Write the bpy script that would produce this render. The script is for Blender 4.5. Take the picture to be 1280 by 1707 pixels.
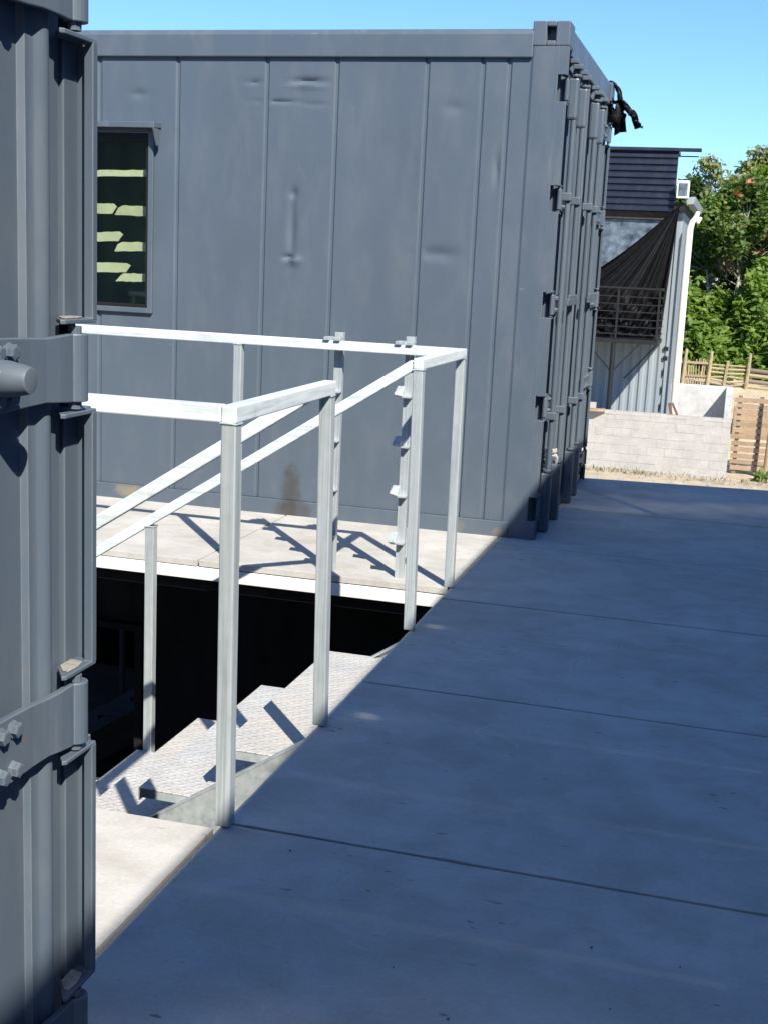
import bpy, bmesh, math, random
import numpy as np
from mathutils import Vector, Matrix
R = math.radians
scene = bpy.context.scene
for o in list(bpy.data.objects):
    bpy.data.objects.remove(o)

# ------------------------------------------------------------------ camera
def make_camera():
    yaw, pitch, roll = -.2662, -.1941, -.0468
    f = Vector((math.sin(yaw)*math.cos(pitch), math.cos(yaw)*math.cos(pitch), math.sin(pitch)))
    r = Vector((math.cos(yaw), -math.sin(yaw), 0)); d = f.cross(r)
    c, s = math.cos(roll), math.sin(roll)
    r2 = c*r + s*d; d2 = -s*r + c*d
    cd = bpy.data.cameras.new('camera'); co = bpy.data.objects.new('camera', cd)
    scene.collection.objects.link(co)
    cd.sensor_fit = 'HORIZONTAL'; cd.sensor_width = 36; cd.lens = 36*2107.26/1280
    cd.clip_start = .05; cd.clip_end = 3000
    m = Matrix((r2, -d2, -f)).transposed().to_4x4(); m.translation = Vector((0, 0, 1.4369))
    co.matrix_world = m
    scene.camera = co
make_camera()

# ------------------------------------------------------------------ light
SUN = Vector((-.70, .92, -1.06)).normalized()          # direction the light travels
elev = math.asin(-SUN.z)
world = bpy.data.worlds.new('World'); scene.world = world; world.use_nodes = True
nt = world.node_tree; nt.nodes.clear()
sky = nt.nodes.new('ShaderNodeTexSky'); sky.sky_type = 'NISHITA'; sky.sun_disc = False
sky.sun_elevation = elev; sky.sun_rotation = math.atan2(-SUN.x, -SUN.y)
sky.air_density = 1.0; sky.dust_density = 0; sky.ozone_density = 6.0; sky.altitude = 50
bg = nt.nodes.new('ShaderNodeBackground'); bg.inputs['Strength'].default_value = .102
out = nt.nodes.new('ShaderNodeOutputWorld')
tint = nt.nodes.new('ShaderNodeMix'); tint.data_type = 'RGBA'; tint.blend_type = 'MULTIPLY'; tint.inputs[0].default_value = 1
tint.inputs[7].default_value = (.70, .87, 1.08, 1)
nt.links.new(sky.outputs[0], tint.inputs[6]); nt.links.new(tint.outputs[2], bg.inputs[0]); nt.links.new(bg.outputs[0], out.inputs[0])
sl = bpy.data.lights.new('sun', 'SUN'); sl.energy = 4.6; sl.angle = R(.53); sl.color = (1, .94, .84)
so = bpy.data.objects.new('sun', sl); scene.collection.objects.link(so)
so.rotation_euler = SUN.to_track_quat('-Z', 'Y').to_euler(); so.location = (6, -8, 14)
scene.view_settings.view_transform = 'Standard'; scene.view_settings.look = 'None'
scene.view_settings.gamma = 1; scene.view_settings.exposure = .92
scene.render.engine = 'CYCLES'

# ------------------------------------------------------------------ materials
M = {}
def nodes(name):
    m = bpy.data.materials.new(name); m.use_nodes = True; M[name] = m
    t = m.node_tree; t.nodes.clear()
    o = t.nodes.new('ShaderNodeOutputMaterial'); b = t.nodes.new('ShaderNodeBsdfPrincipled')
    t.links.new(b.outputs[0], o.inputs[0])
    g = t.nodes.new('ShaderNodeNewGeometry')
    return m, t, b, g.outputs['Position'], o
def vec(t, pos, scale, loc=(0, 0, 0)):
    mp = t.nodes.new('ShaderNodeMapping'); mp.inputs['Scale'].default_value = scale
    mp.inputs['Location'].default_value = loc
    t.links.new(pos, mp.inputs[0]); return mp.outputs[0]
def noise(t, v, scale, detail=4, rough=.55, dist=0):
    n = t.nodes.new('ShaderNodeTexNoise'); n.inputs['Scale'].default_value = scale
    n.inputs['Detail'].default_value = detail; n.inputs['Roughness'].default_value = rough
    n.inputs['Distortion'].default_value = dist
    t.links.new(v, n.inputs['Vector']); return n.outputs['Fac']
def ramp(t, fac, stops, interp='LINEAR'):
    r = t.nodes.new('ShaderNodeValToRGB'); cr = r.color_ramp; cr.interpolation = interp
    while len(cr.elements) < len(stops): cr.elements.new(.5)
    for e, (p, c) in zip(cr.elements, stops):
        e.position = p; e.color = (c, c, c, 1) if isinstance(c, (int, float)) else (*c, 1)
    t.links.new(fac, r.inputs[0]); return r.outputs[0]
def mix(t, a, b, fac, mode='MIX'):
    n = t.nodes.new('ShaderNodeMix'); n.data_type = 'RGBA'; n.blend_type = mode
    for s, v in ((6, a), (7, b), (0, fac)):
        if isinstance(v, bpy.types.NodeSocket): t.links.new(v, n.inputs[s])
        else: n.inputs[s].default_value = v if s == 0 else (*v, 1)
    return n.outputs[2]
def mth(t, op, a, b=None, c=None, clamp=False):
    n = t.nodes.new('ShaderNodeMath'); n.operation = op; n.use_clamp = clamp
    for i, v in enumerate((a, b, c)):
        if v is None: continue
        if isinstance(v, bpy.types.NodeSocket): t.links.new(v, n.inputs[i])
        else: n.inputs[i].default_value = v
    return n.outputs[0]
def bump(t, b, h, strength, dist=.01, prev=None):
    n = t.nodes.new('ShaderNodeBump'); n.inputs['Strength'].default_value = strength
    n.inputs['Distance'].default_value = dist
    t.links.new(h, n.inputs['Height'])
    if prev: t.links.new(prev, n.inputs['Normal'])
    t.links.new(n.outputs[0], b.inputs['Normal']); return n.outputs[0]
def sep(t, pos):
    s = t.nodes.new('ShaderNodeSeparateXYZ'); t.links.new(pos, s.inputs[0]); return s.outputs

def mat_concrete(name, base, spec=.3):
    m, t, b, pos, o = nodes(name)
    big = noise(t, vec(t, pos, (1, 1, 1)), .9, 5, .6)
    med = noise(t, vec(t, pos, (1, 1.2, 1)), 5, 6, .65, .4)
    fine = noise(t, vec(t, pos, (1, 1, 1)), 90, 3, .6)
    c = ramp(t, big, [(.3, tuple(x*.83 for x in base)), (.52, base), (.72, tuple(min(1, x*1.14) for x in base))])
    c = mix(t, c, ramp(t, med, [(.35, (.80, .79, .76)), (.6, (1, 1, 1))]), .85, 'MULTIPLY')
    c = mix(t, c, ramp(t, fine, [(.3, .84), (.7, 1.06)]), .55, 'MULTIPLY')
    # brown stains
    st = noise(t, vec(t, pos, (1, 1, 1), (7, 3, 0)), 2.1, 7, .7, .6)
    c = mix(t, c, (base[0]*.62, base[1]*.54, base[2]*.44), mth(t, 'MULTIPLY', ramp(t, st, [(.57, 0), (.74, 1)]), .38))
    # small dark chips along the trowel direction
    ch = noise(t, vec(t, pos, (1, 3.2, 1), (2, 9, 0)), 15, 2, .5, .2)
    zone = noise(t, vec(t, pos, (1, 1, 1), (5, 1, 0)), 1.7, 3, .6)
    k = mth(t, 'MULTIPLY', ramp(t, ch, [(.675, 0), (.71, 1)]), ramp(t, zone, [(.48, 0), (.58, 1)]))
    c = mix(t, c, (base[0]*.25, base[1]*.24, base[2]*.22), mth(t, 'MULTIPLY', k, .75))
    # pale scratches
    w = t.nodes.new('ShaderNodeTexVoronoi'); w.feature = 'DISTANCE_TO_EDGE'; w.inputs['Scale'].default_value = 2.6
    dv = t.nodes.new('ShaderNodeVectorMath'); dv.operation = 'ADD'
    nn = t.nodes.new('ShaderNodeTexNoise'); nn.inputs['Scale'].default_value = 1.5
    t.links.new(pos, nn.inputs['Vector']); t.links.new(nn.outputs['Color'], dv.inputs[0]); t.links.new(pos, dv.inputs[1])
    t.links.new(vec(t, dv.outputs[0], (2.1, .6, 1)), w.inputs['Vector'])
    z2 = noise(t, vec(t, pos, (1, 1, 1), (1, 4, 2)), 2.3, 3, .6)
    sc = mth(t, 'MULTIPLY', ramp(t, w.outputs['Distance'], [(0, 1), (.006, 0)]), ramp(t, z2, [(.56, 0), (.64, 1)]))
    c = mix(t, c, (.75, .74, .70), mth(t, 'MULTIPLY', sc, .45))
    t.links.new(c, b.inputs['Base Color']); b.inputs['Roughness'].default_value = .72
    b.inputs['Specular IOR Level'].default_value = spec
    p = bump(t, b, fine, .18, .004); bump(t, b, med, .12, .01, p)
    return m
mat_concrete('board', (.50, .485, .45))
mat_concrete('board_edge', (.33, .325, .32))
mat_concrete('plaster', (.56, .56, .55))

def mat_paint(name, col, rough=.42, dirt=.5, stains=False, edge=False):
    m, t, b, pos, o = nodes(name)
    big = noise(t, vec(t, pos, (1, 1, .6)), 1.6, 4, .6)
    fine = noise(t, vec(t, pos, (1, 1, 1)), 220, 2, .5)
    med = noise(t, vec(t, pos, (1, 1, 1)), 16, 4, .6)
    c = ramp(t, big, [(.3, tuple(x*.955 for x in col)), (.7, tuple(x*1.045 for x in col))])
    # dust
    du = noise(t, vec(t, pos, (1, 1, .35), (3, 2, 8)), 7, 6, .65, .3)
    c = mix(t, c, (.26, .25, .23), mth(t, 'MULTIPLY', ramp(t, du, [(.5, 0), (.8, 1)]), .28*dirt))
    # pale scuffs
    sc = noise(t, vec(t, pos, (1, 1, 7), (3, 7, 1)), 9, 3, .6, 1.2)
    z2 = noise(t, vec(t, pos, (1, 1, 1), (9, 4, 2)), 1.9, 3, .6)
    c = mix(t, c, (.42, .42, .42), mth(t, 'MULTIPLY', mth(t, 'MULTIPLY', ramp(t, sc, [(.70, 0), (.72, 1)]), ramp(t, z2, [(.55, 0), (.62, 1)])), .45*dirt))
    if edge:
        dr = noise(t, vec(t, pos, (26, 26, .9), (1, 5, 3)), 1, 4, .6)
        zd = noise(t, vec(t, pos, (1, 1, 1), (6, 2, 2)), 3.1, 3, .6)
        c = mix(t, c, (.23, .22, .20), mth(t, 'MULTIPLY', mth(t, 'MULTIPLY', ramp(t, dr, [(.60, 0), (.72, 1)]), ramp(t, zd, [(.48, 0), (.62, 1)])), .38))
        sp = noise(t, vec(t, pos, (1, 1, 1), (2, 8, 4)), 48, 2, .5)
        c = mix(t, c, (.17, .10, .055), mth(t, 'MULTIPLY', mth(t, 'MULTIPLY', ramp(t, sp, [(.715, 0), (.74, 1)]), ramp(t, zd, [(.50, 0), (.60, 1)])), .7))
    if stains:
        wv = t.nodes.new('ShaderNodeTexVoronoi'); wv.feature = 'DISTANCE_TO_EDGE'; wv.inputs['Scale'].default_value = 3.4
        nn = t.nodes.new('ShaderNodeTexNoise'); nn.inputs['Scale'].default_value = 2.2; dv = t.nodes.new('ShaderNodeVectorMath'); dv.operation = 'ADD'
        t.links.new(pos, nn.inputs['Vector']); t.links.new(nn.outputs['Color'], dv.inputs[0]); t.links.new(pos, dv.inputs[1])
        t.links.new(vec(t, dv.outputs[0], (.7, 1, 2.6)), wv.inputs['Vector'])
        zs = noise(t, vec(t, pos, (1, 1, 1), (1.3, 4, 2.6)), 2.6, 4, .65)
        c = mix(t, c, (.40, .40, .39), mth(t, 'MULTIPLY', mth(t, 'MULTIPLY', ramp(t, wv.outputs['Distance'], [(0, 1), (.007, 0)]), ramp(t, zs, [(.62, 0), (.68, 1)])), .22))
        s = sep(t, pos)
        def blob(x, z, rx, rz):
            dx = mth(t, 'DIVIDE', mth(t, 'SUBTRACT', s[0], x), rx); dz = mth(t, 'DIVIDE', mth(t, 'SUBTRACT', s[2], z), rz)
            d = mth(t, 'ADD', mth(t, 'MULTIPLY', dx, dx), mth(t, 'MULTIPLY', dz, dz))
            d = mth(t, 'ADD', d, mth(t, 'MULTIPLY', mth(t, 'SUBTRACT', med, .5), 1.6))
            return ramp(t, d, [(0, 1), (1, 0)], 'EASE')
        for (x, z, rx, rz, col2, a) in ((-2.38, .13, .075, .22, (.050, .042, .034), .65), (-2.36, .03, .14, .07, (.055, .045, .033), .6),
                                      (-3.38, .05, .12, .05, (.30, .24, .14), .6), (-1.40, .04, .06, .04, (.22, .17, .11), .4), (-1.17, .02, .05, .04, (.24, .18, .12), .4)):
            c = mix(t, c, col2, mth(t, 'MULTIPLY', blob(x, z, rx, rz), a))
    if edge:
        bv = t.nodes.new('ShaderNodeBevel'); bv.samples = 4; bv.inputs[0].default_value = .004
        g2 = t.nodes.new('ShaderNodeNewGeometry'); dt = t.nodes.new('ShaderNodeVectorMath'); dt.operation = 'DOT_PRODUCT'
        t.links.new(bv.outputs[0], dt.inputs[0]); t.links.new(g2.outputs['Normal'], dt.inputs[1])
        ew = ramp(t, dt.outputs['Value'], [(.80, 1), (.985, 0)])
        c = mix(t, c, (.27, .29, .30), mth(t, 'MULTIPLY', mth(t, 'MULTIPLY', ew, ramp(t, med, [(.25, .2), (.65, 1)])), .6))
    t.links.new(c, b.inputs['Base Color'])
    t.links.new(ramp(t, du, [(.4, rough), (.8, rough+.25)]), b.inputs['Roughness'])
    b.inputs['Specular IOR Level'].default_value = .45
    p = bump(t, b, fine, .05, .002); p = bump(t, b, med, .05, .006, p); bump(t, b, big, .10, .02, p)
    return m
mat_paint('paint', (.080, .105, .132), edge=True)
mat_paint('paint_wall', (.080, .105, .132), .46, .35, True)
mat_paint('shade_black', (.003, .0032, .0036), .8, .02)  # near-black colour stands for the deep shade below the deck
mat_paint('paint_light', (.25, .285, .30), .5, .6)
mat_paint('paint_navy', (.013, .017, .032), .35, .2)
mat_paint('black_steel', (.005, .005, .006), .55, .04)
mat_paint('white_paint', (.72, .72, .70), .5, .6)
mat_paint('pvc', (.74, .70, .58), .4, .3)
mat_paint('shade_screen_blue', (.20, .27, .36), .6, .4)  # blue-grey picked so the added screen bounces blue into the shade
mat_paint('rusty', (.16, .085, .05), .7, .6)

def mat_galv(name='galvanised', st3=(130, 130, 2.2), lum=.85, met=.35):
    m, t, b, pos, o = nodes(name)
    st = noise(t, vec(t, pos, st3), 1, 4, .6)
    sp = noise(t, vec(t, pos, (1, 1, .6)), 26, 5, .6)
    c = ramp(t, st, [(.3, tuple(x*lum for x in (.40, .45, .46))), (.5, tuple(x*lum for x in (.56, .62, .63))), (.7, tuple(x*lum for x in (.68, .72, .72)))])
    c = mix(t, c, ramp(t, sp, [(.35, (.82, .83, .84)), (.65, (1, 1, 1))]), .6, 'MULTIPLY')
    gr = noise(t, vec(t, pos, (1, 1, 1), (4, 4, 1)), 6, 5, .7)
    c = mix(t, c, (.30, .29, .27), mth(t, 'MULTIPLY', ramp(t, gr, [(.6, 0), (.8, 1)]), .5))
    t.links.new(c, b.inputs['Base Color']); b.inputs['Metallic'].default_value = met
    t.links.new(ramp(t, st, [(.3, .55), (.7, .36)]), b.inputs['Roughness'])
    bump(t, b, st, .12, .002)
mat_galv()
mat_galv('galv_plate', (30, 30, 30))
mat_galv('galv_rail', (3, 3, 60), 1.22, .1)
def mat_checker():
    m, t, b, pos, o = nodes('checker_plate')
    v = vec(t, pos, (1, 1, 1))
    s = sep(t, pos)
    # lens pattern: alternate diagonal lozenges on a 26 mm lattice
    P = .026
    def lens(ang, off):
        ca, sa = math.cos(ang), math.sin(ang)
        u = mth(t, 'ADD', mth(t, 'MULTIPLY', s[0], ca), mth(t, 'MULTIPLY', s[1], sa))
        w = mth(t, 'SUBTRACT', mth(t, 'MULTIPLY', s[1], ca), mth(t, 'MULTIPLY', s[0], sa))
        fu = mth(t, 'SUBTRACT', mth(t, 'FRACT', mth(t, 'ADD', mth(t, 'DIVIDE', u, P*2), off)), .5)
        fw = mth(t, 'SUBTRACT', mth(t, 'FRACT', mth(t, 'ADD', mth(t, 'DIVIDE', w, P), off)), .5)
        e = mth(t, 'ADD', mth(t, 'MULTIPLY', mth(t, 'MULTIPLY', fu, fu), 8), mth(t, 'MULTIPLY', mth(t, 'MULTIPLY', fw, fw), 24))
        return mth(t, 'SUBTRACT', 1, e, clamp=True)
    h = mth(t, 'MAXIMUM', lens(R(45), 0), lens(R(-45), .5))
    n1 = noise(t, v, 8, 6, .65); n2 = noise(t, vec(t, pos, (1, 1, 1), (3, 1, 2)), 2.2, 4, .6); n3 = noise(t, v, 120, 2)
    c = ramp(t, n1, [(.3, (.40, .405, .40)), (.7, (.53, .535, .53))])
    c = mix(t, c, (.54, .49, .41), mth(t, 'MULTIPLY', ramp(t, n2, [(.4, 0), (.7, 1)]), .6))
    c = mix(t, c, ramp(t, n3, [(.3, .8), (.7, 1.1)]), .5, 'MULTIPLY')
    t.links.new(c, b.inputs['Base Color']); b.inputs['Metallic'].default_value = .1; b.inputs['Roughness'].default_value = .6
    bump(t, b, h, .6, .005)
mat_checker()
def mat_simple(name, col, rough=.7, var=.25, scale=12, bmp=.2, stretch=(1, 1, 1), metallic=0, spec=.3, rndm=.6):
    m, t, b, pos, o = nodes(name)
    n = noise(t, vec(t, pos, stretch), scale, 5, .6); n2 = noise(t, vec(t, pos, (1, 1, 1)), scale*.17, 3, .6)
    oi = t.nodes.new('ShaderNodeObjectInfo')
    c = ramp(t, n, [(.3, tuple(x*(1-var) for x in col)), (.7, tuple(min(1, x*(1+var)) for x in col))])
    c = mix(t, c, ramp(t, n2, [(.3, .8), (.7, 1.15)]), .6, 'MULTIPLY')
    c = mix(t, c, ramp(t, oi.outputs['Random'], [(0, .78), (1, 1.15)]), rndm, 'MULTIPLY')
    t.links.new(c, b.inputs['Base Color']); b.inputs['Roughness'].default_value = rough
    b.inputs['Metallic'].default_value = metallic; b.inputs['Specular IOR Level'].default_value = spec
    if bmp: bump(t, b, n, bmp, .01)
    return m
mat_simple('block', (.40, .38, .345), .85, .08, 22, .3, rndm=.12)
mat_simple('mortar', (.38, .36, .325), .9, .12, 30, .3)
mat_simple('pallet_wood', (.33, .235, .15), .8, .3, 14, .3, (1, 1, 6))
mat_simple('old_wood', (.20, .155, .115), .85, .35, 14, .3, (1, 1, 6))
mat_simple('bamboo', (.34, .28, .17), .7, .3, 10, .2, (4, 4, 1))
mat_simple('bark', (.22, .19, .15), .9, .35, 18, .5, (3, 3, .6))
mat_simple('pale_bark', (.42, .40, .34), .9, .25, 18, .4, (3, 3, .6))
mat_simple('sand', (.38, .32, .225), .95, .2, 3, .4)
mat_simple('hill_green', (.05, .075, .05), .95, .3, .05, 0)
mat_simple('tarp', (.006, .006, .0065), .5, .4, 9, .35, spec=.18)
mat_simple('rubber', (.012, .012, .012), .6, .2, 20, .1)
mat_simple('cloth_white', (.42, .40, .37), .9, .15, 30, .4)
mat_simple('dust_ledge', (.30, .285, .25), .95, .2, 60, .4)
mat_simple('light_patch_cream', (.66, .65, .54), .8, .06, 20, .1)  # pale colour for the light patches imitated in the window
mat_simple('room_dark', (.30, .36, .32), .9, .2, 3, .0)
mat_simple('brown_beam', (.06, .045, .035), .8, .3, 14, .2)
mat_simple('soil_dark', (.10, .085, .06), .95, .3, 5, .4)
mat_simple('mottled_sheet', (.10, .125, .15), .3, .75, 5, .5, spec=.6)
mat_simple('dry_grass', (.25, .225, .13), .9, .3, 6, 0)

def mat_leaf(name, cols, trans=.35):
    m, t, b, pos, o = nodes(name)
    n = noise(t, vec(t, pos, (1, 1, 1)), .9, 3, .6); n2 = noise(t, vec(t, pos, (1, 1, 1)), 6, 2, .6)
    c = ramp(t, n2, [(.3, cols[0]), (.52, cols[1]), (.72, cols[2])])
    c = mix(t, c, ramp(t, n, [(.35, (.7, .75, .7)), (.65, (1.15, 1.1, 1))]), .8, 'MULTIPLY')
    t.links.new(c, b.inputs['Base Color']); b.inputs['Roughness'].default_value = .5
    b.inputs['Specular IOR Level'].default_value = .3
    tr = t.nodes.new('ShaderNodeBsdfTranslucent'); t.links.new(mix(t, c, (1.1, 1.2, .5), 1, 'MULTIPLY'), tr.inputs[0])
    ms = t.nodes.new('ShaderNodeMixShader'); ms.inputs[0].default_value = trans
    t.links.new(b.outputs[0], ms.inputs[1]); t.links.new(tr.outputs[0], ms.inputs[2]); t.links.new(ms.outputs[0], o.inputs[0])
mat_leaf('leaf_dark', ((.032, .07, .02), (.06, .11, .03), (.10, .16, .045)))
mat_leaf('leaf_mid', ((.055, .105, .024), (.115, .18, .042), (.23, .28, .08)), .42)
mat_leaf('leaf_bright', ((.07, .14, .025), (.16, .26, .045), (.28, .35, .08)), .45)
mat_leaf('leaf_pale', ((.16, .19, .08), (.24, .27, .12), (.32, .33, .16)), .45)
mat_leaf('blossom', ((.42, .10, .06), (.50, .15, .09), (.55, .22, .14)), .2)
mat_leaf('leaf_brown', ((.14, .09, .06), (.20, .13, .08), (.24, .17, .11)), .2)

def mat_glass(name, tint, rough=0.0):
    m = bpy.data.materials.new(name); m.use_nodes = True; M[name] = m
    t = m.node_tree; t.nodes.clear()
    o = t.nodes.new('ShaderNodeOutputMaterial'); g = t.nodes.new('ShaderNodeBsdfGlossy'); g.inputs['Roughness'].default_value = rough
    tr = t.nodes.new('ShaderNodeBsdfTransparent'); tr.inputs[0].default_value = (*tint, 1)
    ge = t.nodes.new('ShaderNodeNewGeometry'); dp = t.nodes.new('ShaderNodeVectorMath'); dp.operation = 'DOT_PRODUCT'
    t.links.new(ge.outputs['Normal'], dp.inputs[0]); t.links.new(ge.outputs['Incoming'], dp.inputs[1])
    ca = mth(t, 'SUBTRACT', 1, mth(t, 'ABSOLUTE', dp.outputs['Value']), clamp=True)
    sch = mth(t, 'ADD', .09, mth(t, 'MULTIPLY', mth(t, 'POWER', ca, 5), .91), clamp=True)      # Schlick, same from both sides
    ms = t.nodes.new('ShaderNodeMixShader')
    t.links.new(sch, ms.inputs[0]); t.links.new(tr.outputs[0], ms.inputs[1]); t.links.new(g.outputs[0], ms.inputs[2])
    t.links.new(ms.outputs[0], o.inputs[0])
def mat_light_leak():
    m, t, b, pos, o = nodes('light_leak'); s = sep(t, pos)  # partly clear sheet, added to leak soft sun patches onto the walkway
    yg = mth(t, 'ADD', s[1], mth(t, 'MULTIPLY', s[2], .868))
    cv = t.nodes.new('ShaderNodeCombineXYZ'); t.links.new(mth(t, 'MULTIPLY', yg, 1.5), cv.inputs[0]); t.links.new(mth(t, 'MULTIPLY', s[2], .55), cv.inputs[1])
    n = noise(t, cv.outputs[0], 1.6, 3, .5)
    b.inputs['Base Color'].default_value = (.05, .06, .075, 1); b.inputs['Roughness'].default_value = .8
    tr = t.nodes.new('ShaderNodeBsdfTransparent'); ms = t.nodes.new('ShaderNodeMixShader')
    near = mth(t, 'DIVIDE', mth(t, 'SUBTRACT', 2.5, yg), .75, clamp=True)       # fades the leaked sun towards the edges of the sheet
    far = mth(t, 'MULTIPLY', mth(t, 'DIVIDE', mth(t, 'SUBTRACT', yg, 7.3), .5, clamp=True), mth(t, 'DIVIDE', mth(t, 'SUBTRACT', 8.9, yg), .5, clamp=True))
    t.links.new(mth(t, 'MULTIPLY', ramp(t, n, [(.26, .02), (.66, .28)], 'EASE'), mth(t, 'ADD', near, far, clamp=True)), ms.inputs[0])
    t.links.new(b.outputs[0], ms.inputs[1]); t.links.new(tr.outputs[0], ms.inputs[2]); t.links.new(ms.outputs[0], o.inputs[0])
mat_light_leak()
mat_glass('glass_green', (.88, .92, .84))
mat_glass('glass_dark', (.08, .09, .09))

# ------------------------------------------------------------------ helpers
col = scene.collection
class MB:
    def __init__(s): s.v = []; s.f = []
    def add(s, vs, fs):
        n = len(s.v); s.v += [tuple(v) for v in vs]; s.f += [tuple(n+i for i in f) for f in fs]; return s
    def box(s, x0, x1, y0, y1, z0, z1):
        return s.add([(x0,y0,z0),(x1,y0,z0),(x1,y1,z0),(x0,y1,z0),(x0,y0,z1),(x1,y0,z1),(x1,y1,z1),(x0,y1,z1)],
                     [(0,3,2,1),(4,5,6,7),(0,1,5,4),(1,2,6,5),(2,3,7,6),(3,0,4,7)])
    def bar(s, a, b, w, h=None, up=(0,0,1)):      # rectangular bar from a to b (w across, h along up)
        h = h or w; a = Vector(a); b = Vector(b); d = (b-a).normalized(); u = Vector(up)
        if abs(d.dot(u)) > .99: u = Vector((0,1,0))
        sd = d.cross(u).normalized(); u = sd.cross(d).normalized()
        q = [(-1,-1),(1,-1),(1,1),(-1,1)]
        vs = [p + sd*i*w/2 + u*j*h/2 for p in (a, b) for i, j in q]
        return s.add(vs, [(0,1,2,3),(7,6,5,4),(0,4,5,1),(1,5,6,2),(2,6,7,3),(3,7,4,0)])
    def tube(s, pts, rad, n=10, cap=True):
        pts = [Vector(p) for p in pts]; rad = rad if isinstance(rad, (list, tuple)) else [rad]*len(pts)
        vs = []; fs = []; prev = None
        for i, p in enumerate(pts):
            d = (pts[min(i+1, len(pts)-1)] - pts[max(i-1, 0)]).normalized()
            u = prev if prev else (Vector((0,0,1)) if abs(d.z) < .9 else Vector((1,0,0)))
            sd = d.cross(u).normalized(); u = sd.cross(d).normalized(); prev = u
            for k in range(n):
                a = 2*math.pi*k/n; vs.append(p + (sd*math.cos(a) + u*math.sin(a))*rad[i])
        for i in range(len(pts)-1):
            for k in range(n):
                fs.append((i*n+k, i*n+(k+1) % n, (i+1)*n+(k+1) % n, (i+1)*n+k))
        if cap: fs += [tuple(reversed(range(n))), tuple(range((len(pts)-1)*n, len(pts)*n))]
        return s.add(vs, fs)
    def prism(s, poly, axis, a, b):               # poly in the two other axes (cyclic order), extruded along axis
        def P(u, v, w): return {0: (w, u, v), 1: (u, w, v), 2: (u, v, w)}[axis]
        n = len(poly); vs = [P(u, v, a) for u, v in poly] + [P(u, v, b) for u, v in poly]
        return s.add(vs, [tuple(range(n)), tuple(reversed(range(n, 2*n)))] + [(i, i+n, (i+1) % n+n, (i+1) % n) for i in range(n)])
    def strip(s, prof, axis, a, b, closed=False): # open profile swept along axis
        def P(u, v, w): return {0: (w, u, v), 1: (u, w, v), 2: (u, v, w)}[axis]
        n = len(prof); vs = [P(u, v, a) for u, v in prof] + [P(u, v, b) for u, v in prof]
        return s.add(vs, [(i, i+1, i+1+n, i+n) for i in range(n-1)])
    def build(s, name, mat, parent=None, bevel=0, smooth=False, seg=2):
        org = Vector(parent['_org']) if parent is not None and '_org' in parent else Vector((0,0,0))
        me = bpy.data.meshes.new(name); me.from_pydata([tuple(Vector(v)-org) for v in s.v], [], s.f); me.update()
        bm = bmesh.new(); bm.from_mesh(me); bmesh.ops.recalc_face_normals(bm, faces=bm.faces); bm.to_mesh(me); bm.free()
        me.materials.append(M[mat]); o = bpy.data.objects.new(name, me); col.objects.link(o)
        if parent is not None:
            o.parent = parent; o['_org'] = tuple(org)
        if smooth:
            for p in me.polygons: p.use_smooth = True
            md = o.modifiers.new('split', 'EDGE_SPLIT'); md.split_angle = R(40)
        if bevel:
            md = o.modifiers.new('bevel', 'BEVEL'); md.width = bevel; md.segments = seg; md.limit_method = 'ANGLE'; md.angle_limit = R(40)
        return o
def tag(o, label=None, cat=None, group=None, kind=None):
    if label: o['label'] = label
    if cat: o['category'] = cat
    if group: o['group'] = group
    if kind: o['kind'] = kind
    return o
def empty(name, loc, label=None, cat=None, group=None, kind=None):
    o = bpy.data.objects.new(name, None); col.objects.link(o); o.location = loc; o['_org'] = tuple(loc); o.empty_display_size = .2
    return tag(o, label, cat, group, kind)
def inst(src, name, parent, loc, rot=(0,0,0), scale=(1,1,1)):        # linked-mesh copy placed in world coordinates under a parent
    o = bpy.data.objects.new(name, src if isinstance(src, bpy.types.Mesh) else src.data); col.objects.link(o)
    org = Vector(parent['_org']) if '_org' in parent else Vector((0,0,0))
    o.parent = parent; o['_org'] = tuple(org); o.location = Vector(loc)-org; o.rotation_euler = rot; o.scale = scale
    return o
def mesh_of(mb, name, mat, smooth=False):
    o = mb.build(name, mat, None, 0, smooth); me = o.data; bpy.data.objects.remove(o); return me
rnd = random.Random(7)

# ------------------------------------------------------------------ ground, hill, boards
GZ = -2.9
def build_ground():
    # gentle terrain: flat yard, rising behind the far fence
    xs = [-900, -300, -120, -60] + list(range(-40, 41, 4)) + [60, 120, 300, 900]
    ys = [-400, -100, -30, -10, 0, 10, 20, 26, 28, 30, 32, 33, 34, 35, 36, 38, 40, 43, 46, 50, 56, 64, 80, 120, 200, 400, 900, 2000]
    def h(x, y):
        if y < 31.5: return GZ
        if y < 36: return GZ + 1.45*(y-31.5)/4.5
        if y < 60: return GZ + 1.45 + (y-36)*.13
        if y < 200: return GZ + 4.57 - (y-60)*.03
        return GZ - 1
    mb = MB(); nx = len(xs)
    vs = [(x, y, h(x, y)) for y in ys for x in xs]
    fs = [(j*nx+i, j*nx+i+1, (j+1)*nx+i+1, (j+1)*nx+i) for j in range(len(ys)-1) for i in range(nx-1)]
    mb.add(vs, fs); tag(mb.build('ground', 'sand', None, 0, True), kind='structure')
    mb = MB(); n = 60; vs = []; fs = []
    r2 = random.Random(3)
    for i in range(n+1):
        x = -500 + 1000*i/n
        hh = 16 + 9*math.sin(x*.011+1) + 5*math.sin(x*.034+2) + r2.uniform(-1, 1)
        vs += [(x, 420, -8), (x, 470, hh), (x, 700, -8)]
    for i in range(n):
        a = i*3; fs += [(a, a+3, a+4, a+1), (a+1, a+4, a+5, a+2)]
    mb.add(vs, fs); tag(mb.build('hills', 'hill_green', None, 0, True), kind='structure')
build_ground()

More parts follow.
